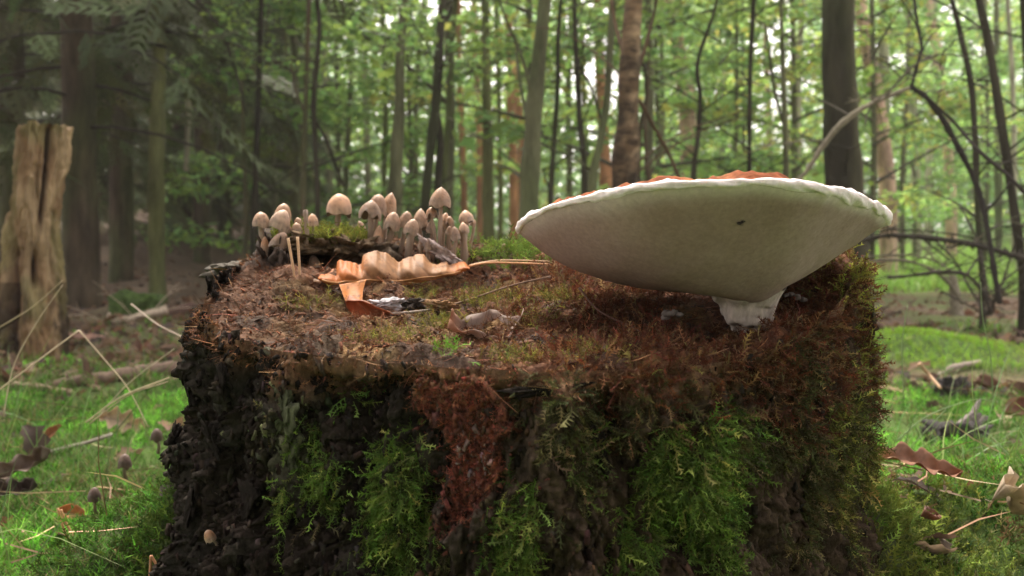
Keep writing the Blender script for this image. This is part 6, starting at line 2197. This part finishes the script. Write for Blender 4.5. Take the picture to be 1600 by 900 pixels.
    leaf_grid('brown oak leaf with pale tip on the moss at the right foot of the stump', 'leaf', gpt(1424, 772) + np.array([0, -.01, 0.03]), 140 / FPX * gpt(1424, 772)[1], 62 / FPX * gpt(1424, 772)[1], oaky, lambda u, v: .009 * np.abs(v) + .005 * np.sin(u * 5), (0.30, 0.145, 0.085), E(.55, .16, -.05), group=LG, edgecol=(0.55, 0.36, 0.22))
    leaf_grid('large curled pale grey leaf at the lower right corner', 'leaf', gpt(1568, 835) + np.array([0, -.01, 0.03]), 100 / FPX * gpt(1568, 835)[1], 64 / FPX * gpt(1568, 835)[1], oaky, lambda u, v: .022 * v * v + .01 * np.sin(u * 6), (0.46, 0.37, 0.26), E(.55, .2, .5), group=LG)
    leaf_grid('brown curled leaf at the right edge', 'leaf', gpt(1588, 660) + np.array([0, -.01, 0.025]), 55 / FPX * gpt(1588, 660)[1], 36 / FPX * gpt(1588, 660)[1], oval, lambda u, v: .018 * v * v, (0.22, 0.10, 0.06), E(.6, -.3, .2), group=LG, stalk=False)
    leaf_grid('dull brown folded leaf on the moss between the charred chunks', 'leaf', gpt(1535, 620) + np.array([0, -.01, 0.03]), 40 / FPX * gpt(1535, 620)[1], 28 / FPX * gpt(1535, 620)[1], oval, lambda u, v: .02 * v * v, (0.22, 0.13, 0.09), E(.7, .2, .2), group=LG, stalk=False)
    leaf_grid('reddish brown flat leaf low on the moss slope at the right', 'leaf', gpt(1440, 840) + np.array([0, -.01, 0.02]), 46 / FPX * gpt(1440, 840)[1], 28 / FPX * gpt(1440, 840)[1], oaky, lambda u, v: .008 * v * v, (0.20, 0.09, 0.055), E(.6, .3, .7), group=LG, stalk=False)
    SGp = 'tan stalks at the lower right'
    stalk('pale curled stalk hanging from the large pale grey leaf', 'stalk', [at(1576, 828, 1.0), at(1586, 848, .98), at(1578, 870, .97), at(1556, 890, .96)], .0018, .0014, (0.50, 0.40, 0.29), 'leaf_stalk', None)
    stalk('thick tan straw running from the right edge to the brown oak leaf, upper one', 'straw', [at(1612, 738, 1.15), at(1580, 768, 1.14), at(1540, 782, 1.13), at(1508, 792, 1.12)], .0030, .0016, (0.45, 0.27, 0.14), 'straw', SGp)
    stalk('paired tan straws below the brown oak leaf, left one', 'straw', [at(1448, 815, 1.02), at(1490, 800, 1.05), at(1540, 786, 1.08)], .0018, .0013, (0.47, 0.32, 0.18), 'straw', SGp)
    stalk('paired tan straws below the brown oak leaf, right one', 'straw', [at(1470, 818, 1.02), at(1510, 806, 1.05), at(1560, 795, 1.08)], .0016, .0012, (0.42, 0.28, 0.15), 'straw', SGp)
    stalk('tan twig stuck slanting in the moss below the moss hump', 'twig', [at(1436, 568, 2.0), at(1452, 586, 2.0), at(1470, 607, 1.95)], .0045, .0030, (0.40, 0.25, 0.14), 'twig')
    stalk('short curved tan straw beside the mossy stump edge', 'straw', [at(1358, 612, 1.2), at(1366, 632, 1.2), at(1378, 655, 1.18)], .0022, .0012, (0.42, 0.32, 0.18), 'straw')
    d = gpt(1500, 582)[1]
    branch('grey bowed stick lying just behind the upright charred chunk', [[(1466, 588, 9, 0), (1490, 574, 9, 0), (1530, 566, 8, .1)]], d, col=(0.27, 0.22, 0.18), group=None, name='stick', cat='stick')
    branch('mossy grey fallen stick at the right edge behind the moss', [[(1560, 604, 12, 0), (1582, 588, 12, .1), (1612, 566, 11, .2)]], d, col=(0.25, 0.235, 0.19), group=None, name='stick', cat='stick')
    branch('little pale broken stub standing by the bare shrub', [[(1494, 505, 22, 0), (1493, 470, 18, 0), (1488, 430, 12, 0)]], 5.4, col=(0.22, 0.19, 0.14), group=None, name='broken_stub', cat='stump')
    GT = 'tall thin grass blades at the right'
    for lab, pts, w in (('tall upright grass blade close to the stump at right', [(1412, 625), (1410, 540), (1418, 476)], .0010), ('tallest pale grass blade at the right', [(1552, 640), (1548, 560), (1536, 500), (1532, 440)], .0011),
                        ('grass blade leaning left from the moss at right', [(1478, 640), (1440, 680), (1378, 745)], .0010), ('curving grass blade arching over the charred chunks', [(1400, 690), (1450, 650), (1520, 625), (1560, 628)], .0012),
                        ('upright grass blade in the lower right moss', [(1398, 905), (1392, 850), (1378, 790)], .0009), ('fine grass blade at the foot of the stump on the right', [(1372, 900), (1372, 840), (1375, 780)], .0008),
                        ('long grass blade lying flat below the brown oak leaf', [(1360, 735), (1440, 755), (1540, 780)], .0009)):
        dd = 1.35 if pts[0][1] < 800 else .95
        stalk(lab, 'grass', [at(x, y, dd) for (x, y) in pts], w, w * .5, (0.20, 0.28, 0.12), 'tall_grass', GT, mat='grass')


ground_items()


def haze():
    m = bpy.data.materials.new('forest_haze')
    m.use_nodes = True
    N, L = m.node_tree.nodes, m.node_tree.links
    N.clear()
    out = N.new('ShaderNodeOutputMaterial')
    v = N.new('ShaderNodeVolumePrincipled')
    v.inputs['Color'].default_value = (0.95, 0.95, 0.88, 1)
    v.inputs['Density'].default_value = 0.0027
    v.inputs['Anisotropy'].default_value = 0.3
    L.new(v.outputs[0], out.inputs['Volume'])
    x0, x1, y0, y1, z0, z1 = -75, 75, -25, 80, -3, 24
    V = np.array([(x, y, z) for x in (x0, x1) for y in (y0, y1) for z in (z0, z1)], float)
    F = np.array([(0, 1, 3, 2), (4, 6, 7, 5), (0, 4, 5, 1), (2, 3, 7, 6), (0, 2, 6, 4), (1, 5, 7, 3)])
    o = obj('haze', mesh_np('haze', V, F, m))
    o['kind'] = 'stuff'
    o['label'] = 'thin pale haze between the trees'


haze()
